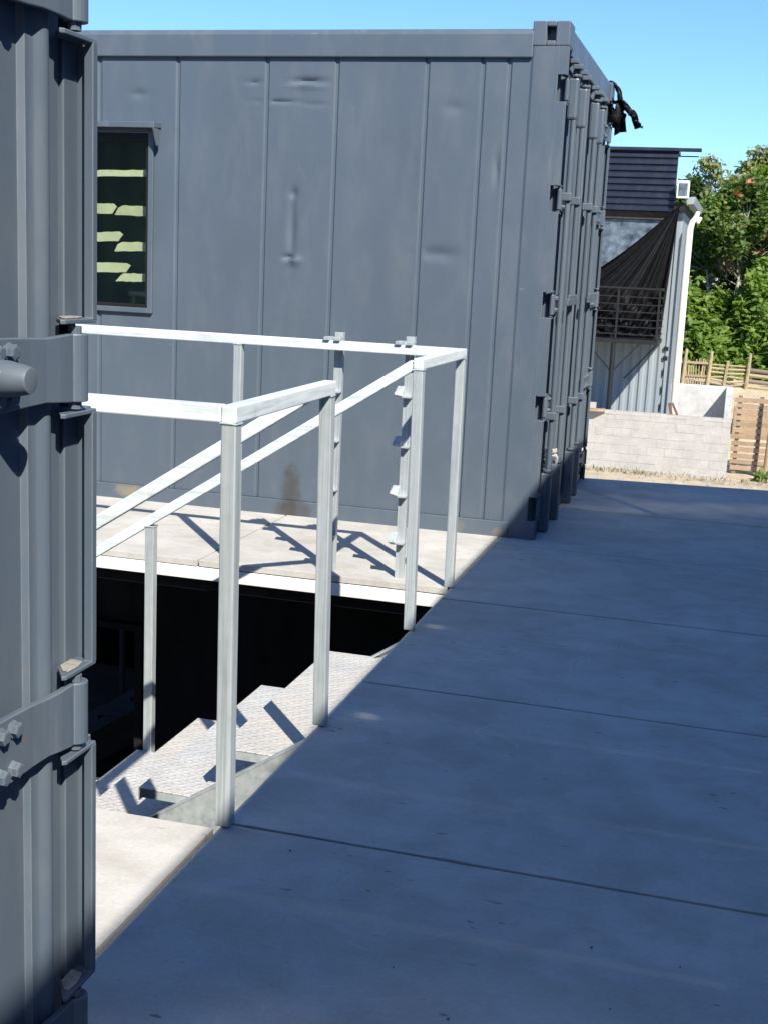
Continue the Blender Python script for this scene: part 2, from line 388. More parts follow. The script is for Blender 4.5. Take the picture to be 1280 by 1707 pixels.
XE = -1.170                 # left edge of the walkway
YJ = [-2.03, -.81, .41, 1.63, 2.845, 4.062, 5.283, 6.514, 7.728]
def build_floor():
    w = empty('walkway', (0, 0, 0), kind='structure')
    g = .0055
    def ragged(x0, x1, y0, y1, r):
        n = int((x1-x0)/.045); m = int((y1-y0)/.045)
        j = lambda: abs(r.gauss(0, .0011))
        return ([(x0+(x1-x0)*i/n, y0+j()) for i in range(n)] + [(x1-j(), y0+(y1-y0)*i/m) for i in range(m)]
                + [(x1-(x1-x0)*i/n, y1-j()) for i in range(n)] + [(x0+j(), y1-(y1-y0)*i/m) for i in range(m)])
    rj = random.Random(77)
    ys = YJ + [9.0]
    for i in range(len(ys)-1):
        y0, y1 = ys[i], ys[i+1]
        for j, (x0, x1) in enumerate(((XE, 1.27), (1.27, 2.55))):
            mb = MB(); dz = rnd.uniform(-.0012, .0012)
            if i == len(ys)-2:
                mb.prism([(x0+g, y0+g), (x1-g, y0+g), (x1-g, 9.06+.16*x1), (x0+g, 9.06+.16*x0+.08)], 2, -.03+dz, dz)
            else:
                mb.prism(ragged(x0+g, x1-g, y0+g, y1-g, rj), 2, -.03+dz, dz)
            mb.build('floor_board', 'board', w, .0015)
    # landing boards beside the walkway and the strip in front of the far container
    for (x0, x1, y0, y1) in ((-2.39, XE, 1.63, 2.808), (-3.61, -2.39, 1.63, 2.808), (-4.83, -3.61, 1.63, 2.808), (-6.05, -4.83, 1.63, 2.808),
                             (-2.40, XE, 5.452, 6.76), (-3.62, -2.40, 5.452, 6.76), (-4.84, -3.62, 5.452, 6.76), (-6.06, -4.84, 5.452, 6.76)):
        dz = rnd.uniform(-.001, .001)
        MB().prism(ragged(x0+g, x1-g, y0+g, y1-g, rj), 2, -.03+dz, dz).build('floor_board', 'board', w, .0015)
    # steel deck and joists under the boards
    MB().box(XE+.02, 2.55, -2.0, 8.9, -.16, -.036).build('deck_frame', 'shade_black', w)
    MB().box(-6.0, XE+.018, 1.68, 2.79, -.16, -.036).build('deck_frame', 'shade_black', w)
    MB().box(-6.0, XE+.018, 5.51, 6.68, -.16, -.036).build('deck_frame', 'shade_black', w)
    MB().box(-6.06, XE+.012, 5.452, 5.505, -.094, -.0345).build('edge_channel', 'white_paint', w, .003)
    MB().box(-6.06, XE+.012, 2.76, 2.804, -.094, -.0345).build('edge_channel', 'white_paint', w, .003)
build_floor()

# ------------------------------------------------------------------ containers
HZ = [.168, .716, 1.262, 1.806, 2.352]
ZB, ZT = -.216, 2.677
def side_wall_b(root, X):
    """near side of the far container: flat panels between pressed grooves, with dents and a window opening"""
    Y = 6.70
    grooves = [-6.42, -5.93, -5.44, -4.92, -4.43, -3.592, -3.115, -2.592, -2.196, -1.705, -1.409, -1.272]
    dents = []   # x, z, sx, sz, depth
    dents += [(-2.425, 1.60, .020, .17, .010), (-2.405, 1.43, .035, .022, -.012), (-2.44, 1.445, .03, .014, .014), (-2.42, 1.79, .02, .025, .008),
              (-2.355, 2.375, .085, .016, .011), (-2.36, 2.352, .085, .012, -.006), (-2.66, 2.37, .05, .010, .006), (-2.53, 2.27, .12, .008, .006), (-2.31, 2.255, .07, .006, .005),
              (-1.60, 1.50, .10, .03, .007), (-1.30, 1.95, .018, .08, .012), (-1.285, 1.99, .012, .05, -.008), (-3.35, 2.30, .05, .02, .005), (-1.55, 2.25, .05, .03, .004),
              (-1.85, 1.9, .14, .2, .004), (-2.85, 1.2, .16, .3, .005), (-2.0, 1.0, .12, .3, .004), (-1.5, .7, .1, .2, .004), (-2.9, 2.1, .12, .2, .004)]
    edges = [-7.0] + sum([[g-.0145, g+.0145] for g in grooves], []) + [-1.150]
    def f(x, z):
        d = 0
        for (dx, dz, sx, sz, a) in dents:
            u = (x-dx)/sx; v = (z-dz)/sz
            if abs(u) < 3 and abs(v) < 3: d += 1.45*a*math.exp(-(u*u+v*v))
        return d
    wx0, wx1, wz0, wz1 = -4.25, -3.275, 1.125, 2.10
    for k in range(0, len(edges), 2):
        x0, x1 = edges[k], edges[k+1]
        fine = x0 > -3.7
        nx = max(2, int((x1-x0)/(.012 if fine else .06))); nz = 200 if fine else 40
        xs = [x0+(x1-x0)*i/nx for i in range(nx+1)]; zs = [.088+(2.50-.088)*j/nz for j in range(nz+1)]
        mb = MB(); idx = {}
        vs = []; fs = []
        for j, z in enumerate(zs):
            for i, x in enumerate(xs):
                e = min(1, min(x-x0, x1-x)/.03)
                vs.append((x, Y + f(x, z)*max(.0, e), z))
        for j in range(nz):
            for i in range(nx):
                cx, cz = (xs[i]+xs[i+1])/2, (zs[j]+zs[j+1])/2
                if wx0 < cx < wx1 and wz0 < cz < wz1: continue
                a = j*(nx+1)+i; fs.append((a, a+1, a+nx+2, a+nx+1))
        mb.add(vs, fs); mb.build('side_panel', 'paint_wall', root, 0, True)
    for g in grooves:
        d = .0075
        for za, zb in (((.088, 1.10), (2.115, 2.50)) if wx0 < g < wx1 else ((.088, 2.50),)):
            MB().strip([(g-.0145, Y), (g-.006, Y+d), (g+.006, Y+d), (g+.0145, Y)], 2, za, zb).build('panel_groove', 'paint_wall', root)
    # window: frame, hood, pane, strips and the little room behind
    w = MB()
    fy0, fy1 = Y-.022, Y+.05
    w.box(-3.282, -3.252, fy0, fy1, 1.095, 2.12); w.box(-4.27, -4.222, fy0, fy1, 1.095, 2.12)
    w.box(-4.222, -3.282, fy0, fy1, 1.095, 1.124); w.box(-4.222, -3.282, fy0, fy1, 2.09, 2.12)
    w = w.build('window', 'paint', root, .003)
    h = MB()
    h.prism([(Y-.001, 2.150), (Y-.100, 2.142), (Y-.100, 2.112), (Y-.001, 2.120)], 0, -4.31, -3.212)
    h.prism([(Y-.023, 2.111), (Y-.100, 2.1115), (Y-.055, 2.02), (Y-.023, 2.02)], 0, -3.222, -3.212)
    h.prism([(Y-.023, 2.111), (Y-.100, 2.1115), (Y-.055, 2.02), (Y-.023, 2.02)], 0, -4.31, -4.30)
    h.build('hood', 'paint', w, .002)
    MB().box(-4.222, -3.296, Y+.030, Y+.035, 1.136, 2.05).build('pane', 'glass_green', w)
    g = MB(); 
    g.box(-3.297, -3.283, Y-.012, Y+.045, 1.125, 2.089); g.box(-4.222, -3.297, Y-.012, Y+.045, 1.125, 1.142); g.box(-4.222, -3.297, Y-.012, Y+.045, 2.045, 2.089); g.build('gasket', 'rubber', w)  # deep black top piece stands in for the shade under the hood
    # pale strips added inside to stand for light patches in the glass
    light_strips = [(-3.70, -3.315, 1.868, .040, .05), (-3.70, -3.548, 1.672, .062, .03), (-3.535, -3.315, 1.668, .060, -.01), (-3.72, -3.505, 1.508, .060, .10),
              (-3.535, -3.315, 1.462, .058, .06), (-3.72, -3.455, 1.335, .062, .07), (-3.52, -3.320, 1.288, .052, .05), (-4.05, -3.72, 1.80, .05, .03), (-4.05, -3.74, 1.6, .06, .03), (-4.05, -3.75, 1.42, .06, .05)]
    for (x0, x1, z, hh, sl) in light_strips:
        r = random.Random(int(z*1000)); n = 9; top = []; bot = []
        for i in range(n+1):
            t = i/n; x = x0+(x1-x0)*t; zz = z + sl*(x1-x0)*t*.6
            e = .45 if i in (0, n) else 1
            top.append((x+.026+r.uniform(-.004, .004), zz+hh*.46*e+r.uniform(-.0025, .002))); bot.append((x+r.uniform(-.004, .004), zz-hh*.46+r.uniform(-.002, .002)))
        MB().prism(bot+top[::-1], 1, Y+.062, Y+.070).build('strip', 'light_patch_cream', w)
    room = MB(); room.add([(-4.6, Y+.055, .9), (-2.9, Y+.055, .9), (-2.9, Y+.055, 2.4), (-4.6, Y+.055, 2.4), (-4.6, Y+1.6, .9), (-2.9, Y+1.6, .9), (-2.9, Y+1.6, 2.4), (-4.6, Y+1.6, 2.4)],
        [(4,5,6,7), (0,1,5,4), (3,2,6,7), (0,3,7,4), (1,2,6,5)]); room.build('window_lining', 'room_dark', w)

def container(name, label, X, y0, y1, length, near_wall=False, cone=False, PF=.004):
    KX, KR = (.006, .0135) if near_wall else (.010, .0185)
    root = empty(name, (X, y0, ZB), label, 'container', 'grey containers standing on the upper deck')
    xb = X-length
    P = 'paint'
    # rails
    for y, s in ((y0, 1), (y1, -1)):
        a, b = (y-.022, y+.05) if s == 1 else (y-.05, y+.022)
        MB().prism([(a, 2.498), (b, 2.498), (b, 2.640), ((a+.020) if s == 1 else b, 2.640), (a, 2.612)] if s == 1 else [(a, 2.498), (b, 2.498), (b, 2.612), (b-.02, 2.640), (a, 2.640)], 0, xb+.18, X-.183).build('top_rail', P, root, .006)
        MB().box(xb+.18, X-.150, min(y-.014*s, y+.08*s), max(y-.014*s, y+.08*s), ZB+.02, .086).build('bottom_rail', 'paint_wall' if near_wall else P, root, .004)
    # corner castings with the hand hole cut in the faces
    for cx, sx in ((X, -1), (xb, 1)):
        for cy, sy in ((y0, 1), (y1, -1)):
            for z0, z1 in ((ZT-.121, ZT), (ZB, ZB+.118)):
                xa, xb_ = sorted((cx, cx+sx*.19)); ya, yb_ = sorted((cy-sy*.012, cy+sy*.155))
                mb = MB(); xm = (xa+xb_)/2; zm = (z0+z1)/2; hw, hh = .024, .034
                # four bars around the hole on the side face, solid block behind
                mb.box(xa, xm-hw, ya, yb_, z0, z1); mb.box(xm+hw, xb_, ya, yb_, z0, z1)
                mb.box(xm-hw, xm+hw, ya, yb_, zm+hh, z1); mb.box(xm-hw, xm+hw, ya, yb_, z0, zm-hh)
                mb.box(xm-hw, xm+hw, ya+.07, yb_-.07, zm-hh, zm+hh)
                mb.build('corner_casting', P, root, .006)
                if z1 == ZT and cx == X and near_wall and sy == 1:
                    MB().box(xm-hw+.004, xm+hw-.004, cy+.045, cy+.056, zm-hh-.004, zm-hh+.022).build('rust_patch', 'rusty', root)
    # far side, back, roof
    prof = []
    x = xb+.05; k = 0
    while x < X-.2:
        prof += [(x, 0), (x+.07, 0), (x+.14, 1), (x+.21, 1)]; x += .28
    MB().strip([(a, y1-.04*b) for a, b in prof], 2, .086, 2.50).build('side_panel', P, root)
    if not near_wall: MB().strip([(a, y0+.04*b) for a, b in prof], 2, .086, 2.50).build('side_panel', P, root)
    MB().box(xb+.01, xb+.05, y0+.05, y1-.05, ZB+.05, 2.62).build('end_wall', P, root)
    MB().box(xb+.05, X-.06, y0+.052, y1-.052, 2.60, 2.625).build('roof', P, root)
    MB().box(xb+.05, X-.06, y0+.09, y1-.09, -.10, -.05).build('floor', 'old_wood', root)
    # header and sill at the door end
    MB().box(X-.10, X-.010, y0+.156, y1-.156, 2.535, ZT-.012).build('header', P, root, .004)
    MB().box(X-.12, X-.020, y0+.156, y1-.156, ZB+.01, .06).build('sill', P, root, .004)
    # corner posts with the hinge recesses
    hexm = mesh_of(MB().tube([(0, 0, 0), (.004, 0, 0), (.0041, 0, 0), (.013, 0, 0), (.0145, 0, 0)], [.0135, .0135, .0115, .0115, .008], 6), 'bolt', P)
    for ye, s in ((y0, 1), (y1, -1)):
        def Y(d): return ye + s*d
        def bx(mb, xa, xb2, d0, d1, z0, z1): a, b = sorted((Y(d0), Y(d1))); return mb.box(xa, xb2, a, b, z0, z1)
        post = MB()
        # outer plate (full) and its front segments between the recesses
        zlist = [ZB+.119] + sum([[z-.066, z+.066] for z in HZ], []) + [ZT-.122]
        post.prism([(X-.196, Y(.002)), (X-.178, Y(-.008)), (X-.048, Y(-.012)), (X-.048, Y(.004)), (X-.170, Y(.008)), (X-.18, Y(.05)), (X-.196, Y(.05))], 2, ZB+.119, ZT-.122)
        pst = post.build('corner_post', P, root, .003)
        for i in range(0, len(zlist), 2):
            z0, z1 = zlist[i], zlist[i+1]
            sg = MB(); bx(sg, X-.0485, X-PF, -.012, .004, z0, z1)
            # flange, and end plates, around the inner trough
            bx(sg, X-.015, X, .010, .024, z0+.004, z1-.004)
            for zc in (z0, z1-.007):
                sg.prism([(X-.0355, Y(.0105)), (X-.0005, Y(.0105)), (X-.0005, Y(.104)), (X-.006, Y(.110)), (X-.0355, Y(.070))], 2, zc, zc+.007)
            sg.build('post_segment', P, pst, .0015)
            MB().prism([(X-.035, Y(.030)), (X-.012, Y(.034)), (X-.006, Y(.060)), (X-.008, Y(.088)), (X-.018, Y(.086)), (X-.034, Y(.066))], 2, z0+.0072, z0+.0095).build('dust', 'dust_ledge', pst, .002)
            MB().box(X-.085, X-.036, *sorted((Y(.0046), Y(.046))), z0+.001, z1-.001).build('inner_jamb', P, pst, .002)
    # doors
    yc = (y0+y1)/2
    for ye, s, yn in ((y0, 1, 'a'), (y1, -1, 'b')):
        def Y(d): return ye + s*d
        half = abs(yc-ye)-.006
        rib = [(.093+.036*i/8, -.034+.010*math.sin(math.pi*i/8)) for i in range(9)]
        prof = [(.049, -.043), (.0905, -.043), (.0925, -.035)] + rib + [(.132, -.036), (.151, -.036), (.157, -.046)]
        d = .30
        while d < half-.22:
            prof += [(d, -.048), (d+.03, -.022), (d+.10, -.022), (d+.13, -.048)]; d += .26
        prof += [(half-.12, -.048), (half-.11, -.036), (half-.03, -.036), (half-.022, -.022), (half, -.022)]
        pts = [(X+dx, Y(dd)) for dd, dx in prof] + [(X-.075, Y(half)), (X-.075, Y(.049))]
        mb = MB(); mb.prism(pts, 2, .065, 2.53)
        dr = mb.build('door', P, root, 0, True)
        for hz in HZ:
            hm = MB()
            # blade with bends, swept as a tapered plate
            outline = [(.062, .051), (.085, .051), (.11, .049), (.14, .047), (.18, .049), (.235, .051), (.32, .052), (.42, .045), (.48, .030)]
            vs = []; fs = []
            for (dd, hh) in outline:
                off = -.004 if dd < .10 else (-.004-.010*min(1, (dd-.10)/.06))
                vs += [(X+off-.012, Y(dd), hz-hh), (X+off, Y(dd), hz-hh), (X+off, Y(dd), hz+hh), (X+off-.012, Y(dd), hz+hh)]
            n = len(outline)
            for i in range(n-1):
                for k in range(4):
                    a = i*4+k; b = i*4+(k+1) % 4; fs.append((a, b, b+4, a+4))
            fs += [(0, 1, 2, 3), tuple(range(n*4-4, n*4))]
            hm.add(vs, fs)
            hm.tube([(X-KX, Y(.058), hz-.051), (X-KX, Y(.058), hz+.051)], KR, 20)
            hm.build('hinge', P, dr, .002)
            MB().tube([(X-.010, Y(.060), hz-.062), (X-.010, Y(.060), hz+.062)], .010, 10).build('hinge_pin', P, dr)
            for dd in (.237, .271, .375, .425):
                for zz in (-.030, .032):
                    inst(hexm, 'bolt', dr, (X-.014, Y(dd), hz+zz), (rnd.uniform(0, 1), 0, 0))
        if cone:
            MB().tube([(X-.012, Y(.277), 1.262), (X+.012, Y(.277), 1.262), (X+.040, Y(.277), 1.262), (X+.046, Y(.277), 1.262), (X+.047, Y(.277), 1.262)], [.026, .025, .020, .0175, .014], 24).build('door_stop', P, dr, 0, True)
        # locking bars with guards, brackets, cams
        for bd in ((.245, .63) if s == 1 else (.72, 1.02)):
            yb = Y(bd); xb2 = X+.012
            MB().tube([(xb2, yb, -.02), (xb2, yb, 2.50)], .0155, 12).build('locking_bar', P, dr, 0, True)
            gm = MB(); gm.box(X-.025, X+.030, yb-.023, yb+.023, 2.225, 2.44); gm.build('bar_guard', P, dr, .014)
            gm = MB(); gm.box(X-.025, X+.032, yb-.028, yb+.028, .004, .335); gm.build('bar_guard', P, dr, .008)
            cm = MB(); cm.tube([(xb2, yb, 2.44), (xb2, yb, 2.455), (xb2, yb, 2.456), (xb2, yb, 2.475)], [.030, .030, .02, .02], 12); cm.box(xb2-.014, xb2+.034, yb-.05, yb+.018, 2.476, 2.50); cm.box(X-.02, X+.022, yb-.05, yb+.04, 2.505, 2.528)
            cm.build('cam', P, dr, .004)
            cm = MB(); cm.tube([(xb2, yb, .34), (xb2, yb, .356)], .030, 12); cm.build('cam', P, dr, .003)
            for zz in (1.83, .655):
                bm2 = MB(); bm2.box(X-.03, X+.031, yb-.030, yb+.030, zz-.022, zz+.022); bm2.build('bar_bracket', P, dr, .006)
        hb = (.245, .63) if s == 1 else (.72, 1.02)
        for k, bd in enumerate(hb):
            ya = Y(bd); ybb = Y(bd + (.45 if k == 0 else -.30)) if s == 1 else Y(bd + (.30 if k == 0 else -.40))
            MB().bar((X+.048, ya, 1.275+.02*k), (X+.044, ybb, 1.275+.02*k), .014, .036).build('handle', P, dr, .004)
        MB().box(X-.046, X-.019, *sorted((Y(half-.001), Y(half+.005))), .065, 2.53).build('gasket', 'rubber', dr)
    return root
XA, XB = -.950, -.972
far_c = container('shipping_container', 'whole grey container across the stairwell, with the hooded window and dented side', XB, 6.70, 8.93, 6.06, True)
side_wall_b(far_c, XB)
container('shipping_container', 'cropped grey container at the left edge, close up with bolted door hinges', XA, -.455, 1.775, 6.06, False, True, .022)

# lower container under the far one, seen through the stairwell
def lower():
    root = empty('lower_container', (-1.0, 6.7, GZ), 'lower container, its deep shade painted near-black, seen down through the stairwell', 'container')
    MB().box(-8.0, -1.121, 6.705, 6.755, GZ+.121, -.20).build('wall', 'shade_black', root)
    MB().box(-8.0, -1.0, 6.66, 6.76, GZ, GZ+.12).build('bottom_rail', 'shade_black', root, .004)
    MB().box(-8.0, -1.0, 6.76, 9.0, GZ, ZB-.01).build('body', 'shade_black', root)
    MB().box(-1.12, -1.0, 6.64, 6.755, GZ+.121, -.20).build('corner_post', 'shade_black', root, .004)
    w = MB(); 
    w.box(-3.33, -3.28, 6.655, 6.70, -1.80, -.76); w.box(-4.6, -4.55, 6.655, 6.70, -1.80, -.76); w.box(-4.55, -3.33, 6.655, 6.70, -.80, -.76)
    w = w.build('window', 'shade_black', root, .003)
    MB().box(-4.6, -3.28, 6.63, 6.70, -1.845, -1.801).build('sill', 'white_paint', w, .003)
    MB().box(-4.55, -3.33, 6.675, 6.68, -1.80, -.80).build('pane', 'glass_dark', w)
lower()
def lower_a():
    root = empty('lower_wall', (-1.0, 1.7, GZ), 'dark steel wall of the lower level under the landing', 'wall')
    MB().box(-6.5, -.95, -.4, 1.66, GZ, -.22).build('body', 'shade_black', root)
    MB().box(-.93, 2.4, -1.9, 8.8, GZ, -.17).build('core', 'shade_black', root)
lower_a()

# ------------------------------------------------------------------ stair
def stair():
    root = empty('metal_stair', (-1.2, 4.2, GZ), 'galvanised checker-plate stair going down through the deck opening', 'stair')
    n = 15
    for i in range(n):
        xn = -1.505-.2835*i; z = -.130-.1865*i
        y0, y1 = 3.612, 4.742
        mb = MB(); t = .005
        prof = [(xn, z), (xn+.300, z), (xn+.300, z-.040), (xn+.295, z-.040), (xn+.295, z-t), (xn+t, z-t), (xn+t, z-.045), (xn, z-.045)]
        # profile lies in x,z; sweep along y
        mb.prism(prof, 1, y0, y1); o = mb.build('tread', 'checker_plate', root, .0015)
        MB().prism([(xn+.0055, z-.0055), (xn+.294, z-.0055), (xn+.294, z-.034), (xn+.0055, z-.034)], 1, y0+.002, y0+.006).build('end_plate', 'galv_plate', o)
    for y in (3.590, 4.7505):
        mb = MB(); x0, x1 = -1.18, -5.6; k = .658
        z0 = -.045; 
        mb.prism([(x0, z0), (x1, z0+k*(x1-x0)), (x1, z0+k*(x1-x0)-.27), (x0, z0-.27)], 1, y-.005, y+.005); s = mb.build('stringer', 'galv_plate', root, .0015)
        mb = MB(); a = Vector((x0, y, z0+.001)); b = Vector((x1, y, z0+k*(x1-x0)+.001))
        sgn = 1 if y < 4 else -1
        mb.bar(a+Vector((0, sgn*.012, 0)), b+Vector((0, sgn*.012, 0)), .034, .007); mb.build('flange', 'galv_plate', s)
stair()

# ------------------------------------------------------------------ railings
PX = -1.150
def railings():
    g = 'galvanised'; T = .040; ZR = 1.085
    near = empty('stair_railing', (PX, 2.83, 0), 'galvanised railing on the near side of the stairwell, with the largest post', 'railing', 'railings round the stairwell')
    RR = 'galv_rail'
    def post(root, x0, x1, y, z0, z1, t=T):
        h = t/2; mb = MB()
        mb.add([(x0-h,y-h,z0),(x0+h,y-h,z0),(x0+h,y+h,z0),(x0-h,y+h,z0),(x1-h,y-h,z1),(x1+h,y-h,z1),(x1+h,y+h,z1),(x1-h,y+h,z1)],
               [(0,3,2,1),(4,5,6,7),(0,1,5,4),(1,2,6,5),(2,3,7,6),(3,0,4,7)])
        p = mb.build('post', g, root, .004)
        # weld bead under the rail
        w = MB(); pts = [(x1+a*h*1.02, y+b*h*1.02, z1-.001+rnd.uniform(-.0012, .0012)) for a, b in ((-1,-1),(-.4,-1),(.3,-1),(1,-1),(1,-.2),(1,.5),(1,1),(0,1),(-1,1),(-1,0),(-1,-1))]
        w.tube(pts, [.0028+rnd.uniform(-.0006, .0008) for _ in pts], 6); w.build('weld', 'galv_plate', p, 0, True)
        return p
    def rail(root, a, b, t=T): return MB().bar(a, b, t, .0425).build('top_rail', RR, root, .004)
    zc = ZR-.0215; zp = ZR-.0435
    n1, n2, f3, f4 = PX-.014, PX-.026, PX-.032, PX-.028
    post(near, PX-.007, n1, 2.832, .0015, zp); post(near, PX-.009, n2, 3.608, .0015, zp)
    rail(near, (n1, 2.832-T/2, zc), (n2, 3.608+T/2, zc)); rail(near, (-5.4, 2.832, zc), (n1-T/2-.001, 2.832, zc))
    for x in (-2.25, -3.35, -4.45, -5.37): MB().box(x-T/2, x+T/2, 2.775, 2.8075, -.12, zp-.002).build('post', g, near, .004)
    k = .655
    def slope(x0, y, root, x1=-5.2):
        a = Vector((x0-T/2-.002, y, ZR-.026)); b = Vector((x1, y, ZR-.026+k*(x1-a.x)))
        MB().bar(a, b, .040, .040).build('sloping_rail', RR, root, .004)
        for x in (-2.307, -3.72, -5.0):
            zt = ZR-.026+k*(x-a.x)-.026
            post(root, x, x, y, -.145-.658*(-1.505-x)-.05, zt, .040)
    slope(n2, 3.596, near)
    far = empty('stair_railing', (PX, 5.5, 0), 'galvanised railing on the far side of the stairwell, carrying the clip posts', 'railing', 'railings round the stairwell')
    post(far, PX-.018, f3, 4.752, .0015, zp); post(far, PX-.024, f4, 5.492, .0015, zp)
    rail(far, (f3, 4.752-T/2, zc), (f4, 5.492+T/2, zc)); rail(far, (-5.4, 5.492, zc), (f4-T/2-.001, 5.492, zc))
    for x in (-2.225, -3.1, -4.1, -5.2): post(far, x, x-.004, 5.492, .0015, zp)
    slope(f3, 4.758, far)
    # clip posts: folded angle with small bent lugs
    for n, (x, lean) in enumerate(((-1.763, -.006), (-1.428, .004))):
        mb = MB(); y = 5.548
        mb.prism([(x-.020, y), (x+.020, y), (x+.020, y+.030), (x+.017, y+.030), (x+.017, y+.003), (x-.020, y+.003)], 2, .0015, 1.12)
        cp = mb.build('clip_post', g, far, .001)
        for i, z in enumerate((.172, .392, .622, .850, 1.052)):
            lug = MB(); ang = rnd.uniform(-.008, .008)
            lug.add([(x-.052, y-.036, z+.016+ang), (x-.046, y-.002, z+.046), (x-.016, y-.002, z+.046), (x-.016, y-.036, z+.012),
                     (x-.052, y-.040, z+.008+ang), (x-.046, y-.006, z-.014), (x-.016, y-.006, z-.014), (x-.016, y-.040, z+.004)],
                    [(0,1,2,3), (4,7,6,5), (0,4,5,1), (1,5,6,2), (2,6,7,3), (3,7,4,0)])
            lug.box(x-.016, x+.024, y-.040, y-.0005, z-.005, z+.003)
            lug.build('lug', g, cp, .001)
        for dx in (-.032, .018):
            MB().box(x+dx-.014, x+dx+.014, 5.46, 5.530, ZR+.0005, ZR+.016).build('hook', g, cp, .002)
railings()

# ------------------------------------------------------------------ torn plastic, ties on the far container
def torn_sheet():
    root = empty('torn_plastic_sheet', (-.99, 8.86, 2.6), 'torn black plastic sheet fluttering from the far top corner of the container', 'plastic sheet')
    r = random.Random(5)
    def ribbon(path, w0, w1, seed):
        rr = random.Random(seed); n = 14; m = 7; vs = []; fs = []
        for i in range(n+1):
            t = i/n; q = t*(len(path)-1); a = int(min(q, len(path)-2)); f = q-a
            p = Vector(path[a]).lerp(Vector(path[a+1]), f); w = w0+(w1-w0)*t
            for j in range(m+1):
                s = j/m-.5
                fold = .020*math.sin(j*2.1+seed+t*3)*(.4+t)
                vs.append((p.x + s*w*.35 + fold, p.y + s*w*.9 + rr.uniform(-.006, .006), p.z - s*w*.55 + .012*math.sin(t*9+j+seed) + (rr.uniform(-.035, .02) if i == n else 0)))
        for i in range(n):
            for j in range(m):
                a = i*(m+1)+j; fs.append((a, a+1, a+m+2, a+m+1))
        mb = MB(); mb.add(vs, fs); o = mb.build('plastic_strip', 'tarp', root, 0, True)
        md = o.modifiers.new('thick', 'SOLIDIFY'); md.thickness = .002
    ribbon([(-1.00, 8.86, 2.68), (-.955, 8.87, 2.665), (-.925, 8.88, 2.61), (-.915, 8.88, 2.53), (-.93, 8.87, 2.50)], .03, .05, 1)
    ribbon([(-.97, 8.86, 2.56), (-.93, 8.87, 2.54), (-.905, 8.88, 2.50), (-.915, 8.88, 2.42)], .10, .13, 2)
    ribbon([(-.96, 8.86, 2.55), (-.90, 8.87, 2.545), (-.86, 8.88, 2.52), (-.825, 8.88, 2.47)], .10, .14, 3)
    ribbon([(-.95, 8.86, 2.56), (-.88, 8.88, 2.53), (-.83, 8.89, 2.47), (-.80, 8.90, 2.43)], .08, .12, 4)
    ribbon([(-.99, 8.85, 2.55), (-.965, 8.86, 2.50), (-.95, 8.86, 2.46), (-.94, 8.86, 2.41)], .07, .10, 6)
torn_sheet()
def ties():
    for (y, z, n, lab) in ((6.99, .44, 1, 'small knotted pale rag tied round the nearest locking bar of the far container'),):
        mb = MB(); r = random.Random(int(y*100))
        for k in range(n+3):
            zz = z+r.uniform(-.03, .03); pts = []
            ph = r.uniform(0, 6)
            for i in range(13):
                a = ph+i*.55; pts.append((XB+.012+(.026+r.uniform(0, .008))*math.cos(a), y+(.028+r.uniform(0, .01))*math.sin(a), zz+r.uniform(-.006, .006)))
            mb.tube(pts, .005, 6)
        mb.tube([(XB+.03, y, z), (XB+.055, y-.03, z-.02), (XB+.05, y-.045, z-.07)], [.012, .009, .004], 6)
        tag(mb.build('rag_tie', 'cloth_white', None, 0, True), lab, 'rag')
ties()

# ------------------------------------------------------------------ added unseen screen that shades the walkway (right of the frame)
def build_shade_screen():
    X = 1.30; ZTOP = (X+1.182)*1.514
    root = empty('shade_screen', (X, 0, 0), 'added unseen blue-grey hoarding along the right side of the walkway', 'shade_screen')
    # boards raked along the sun, with two added sheets leaking soft sun patches
    def L(yg, z): return yg-.868*z
    def W(g, w=0, xa=0, xb=0): return (g, w, xa, xb)
    def board(y0, y1, name='shade_screen_board', mat='shade_screen_blue', gap=None):
        z0, z1 = .002, ZTOP
        left = [(L(y0, z0), z0), (L(y0, z1), z1)]
        if gap:
            w, xa, xb = gap; zb, za = 1.514*(X-xa), 1.514*(X-xb); e = (zb-za)*.3
            right = [(L(y1, z1), z1), (L(y1, zb), zb), (L(y1, zb-e)-w, zb-e), (L(y1, za+e)-w, za+e), (L(y1, za), za), (L(y1, z0), z0)]
        else: right = [(L(y1, z1), z1), (L(y1, z0), z0)]
        MB().prism(left+right, 0, X, X+(.012 if mat == 'shade_screen_blue' else .001)).build(name, mat, root)
    y = -6.0
    while y < 1.1: board(y, y+.7); y += .7004
    board(y, 1.40); board(1.4004, 2.5, 'light_leak', 'light_leak'); board(2.5004, 3.2)
    board(3.2004, 3.74, gap=(.006, -1.10, -1.0)); board(3.7404, 4.84, gap=(.007, -1.14, -1.04)); board(4.8404, 6.0); board(6.0004, 7.3)  # gaps shaped to drop small streaks of sun beside the railing posts
    board(7.3004, 8.9, 'light_leak', 'light_leak'); board(8.9004, 9.8); board(9.8004, 12.6)
    y = -6.0
    while y < 9.8:
        MB().box(X+.013, X+.06, y, y+.05, .002, min(ZTOP-.05, max(.5, ZTOP-.05))).build('shade_screen_post', 'shade_screen_blue', root); y += 2.3
build_shade_screen()

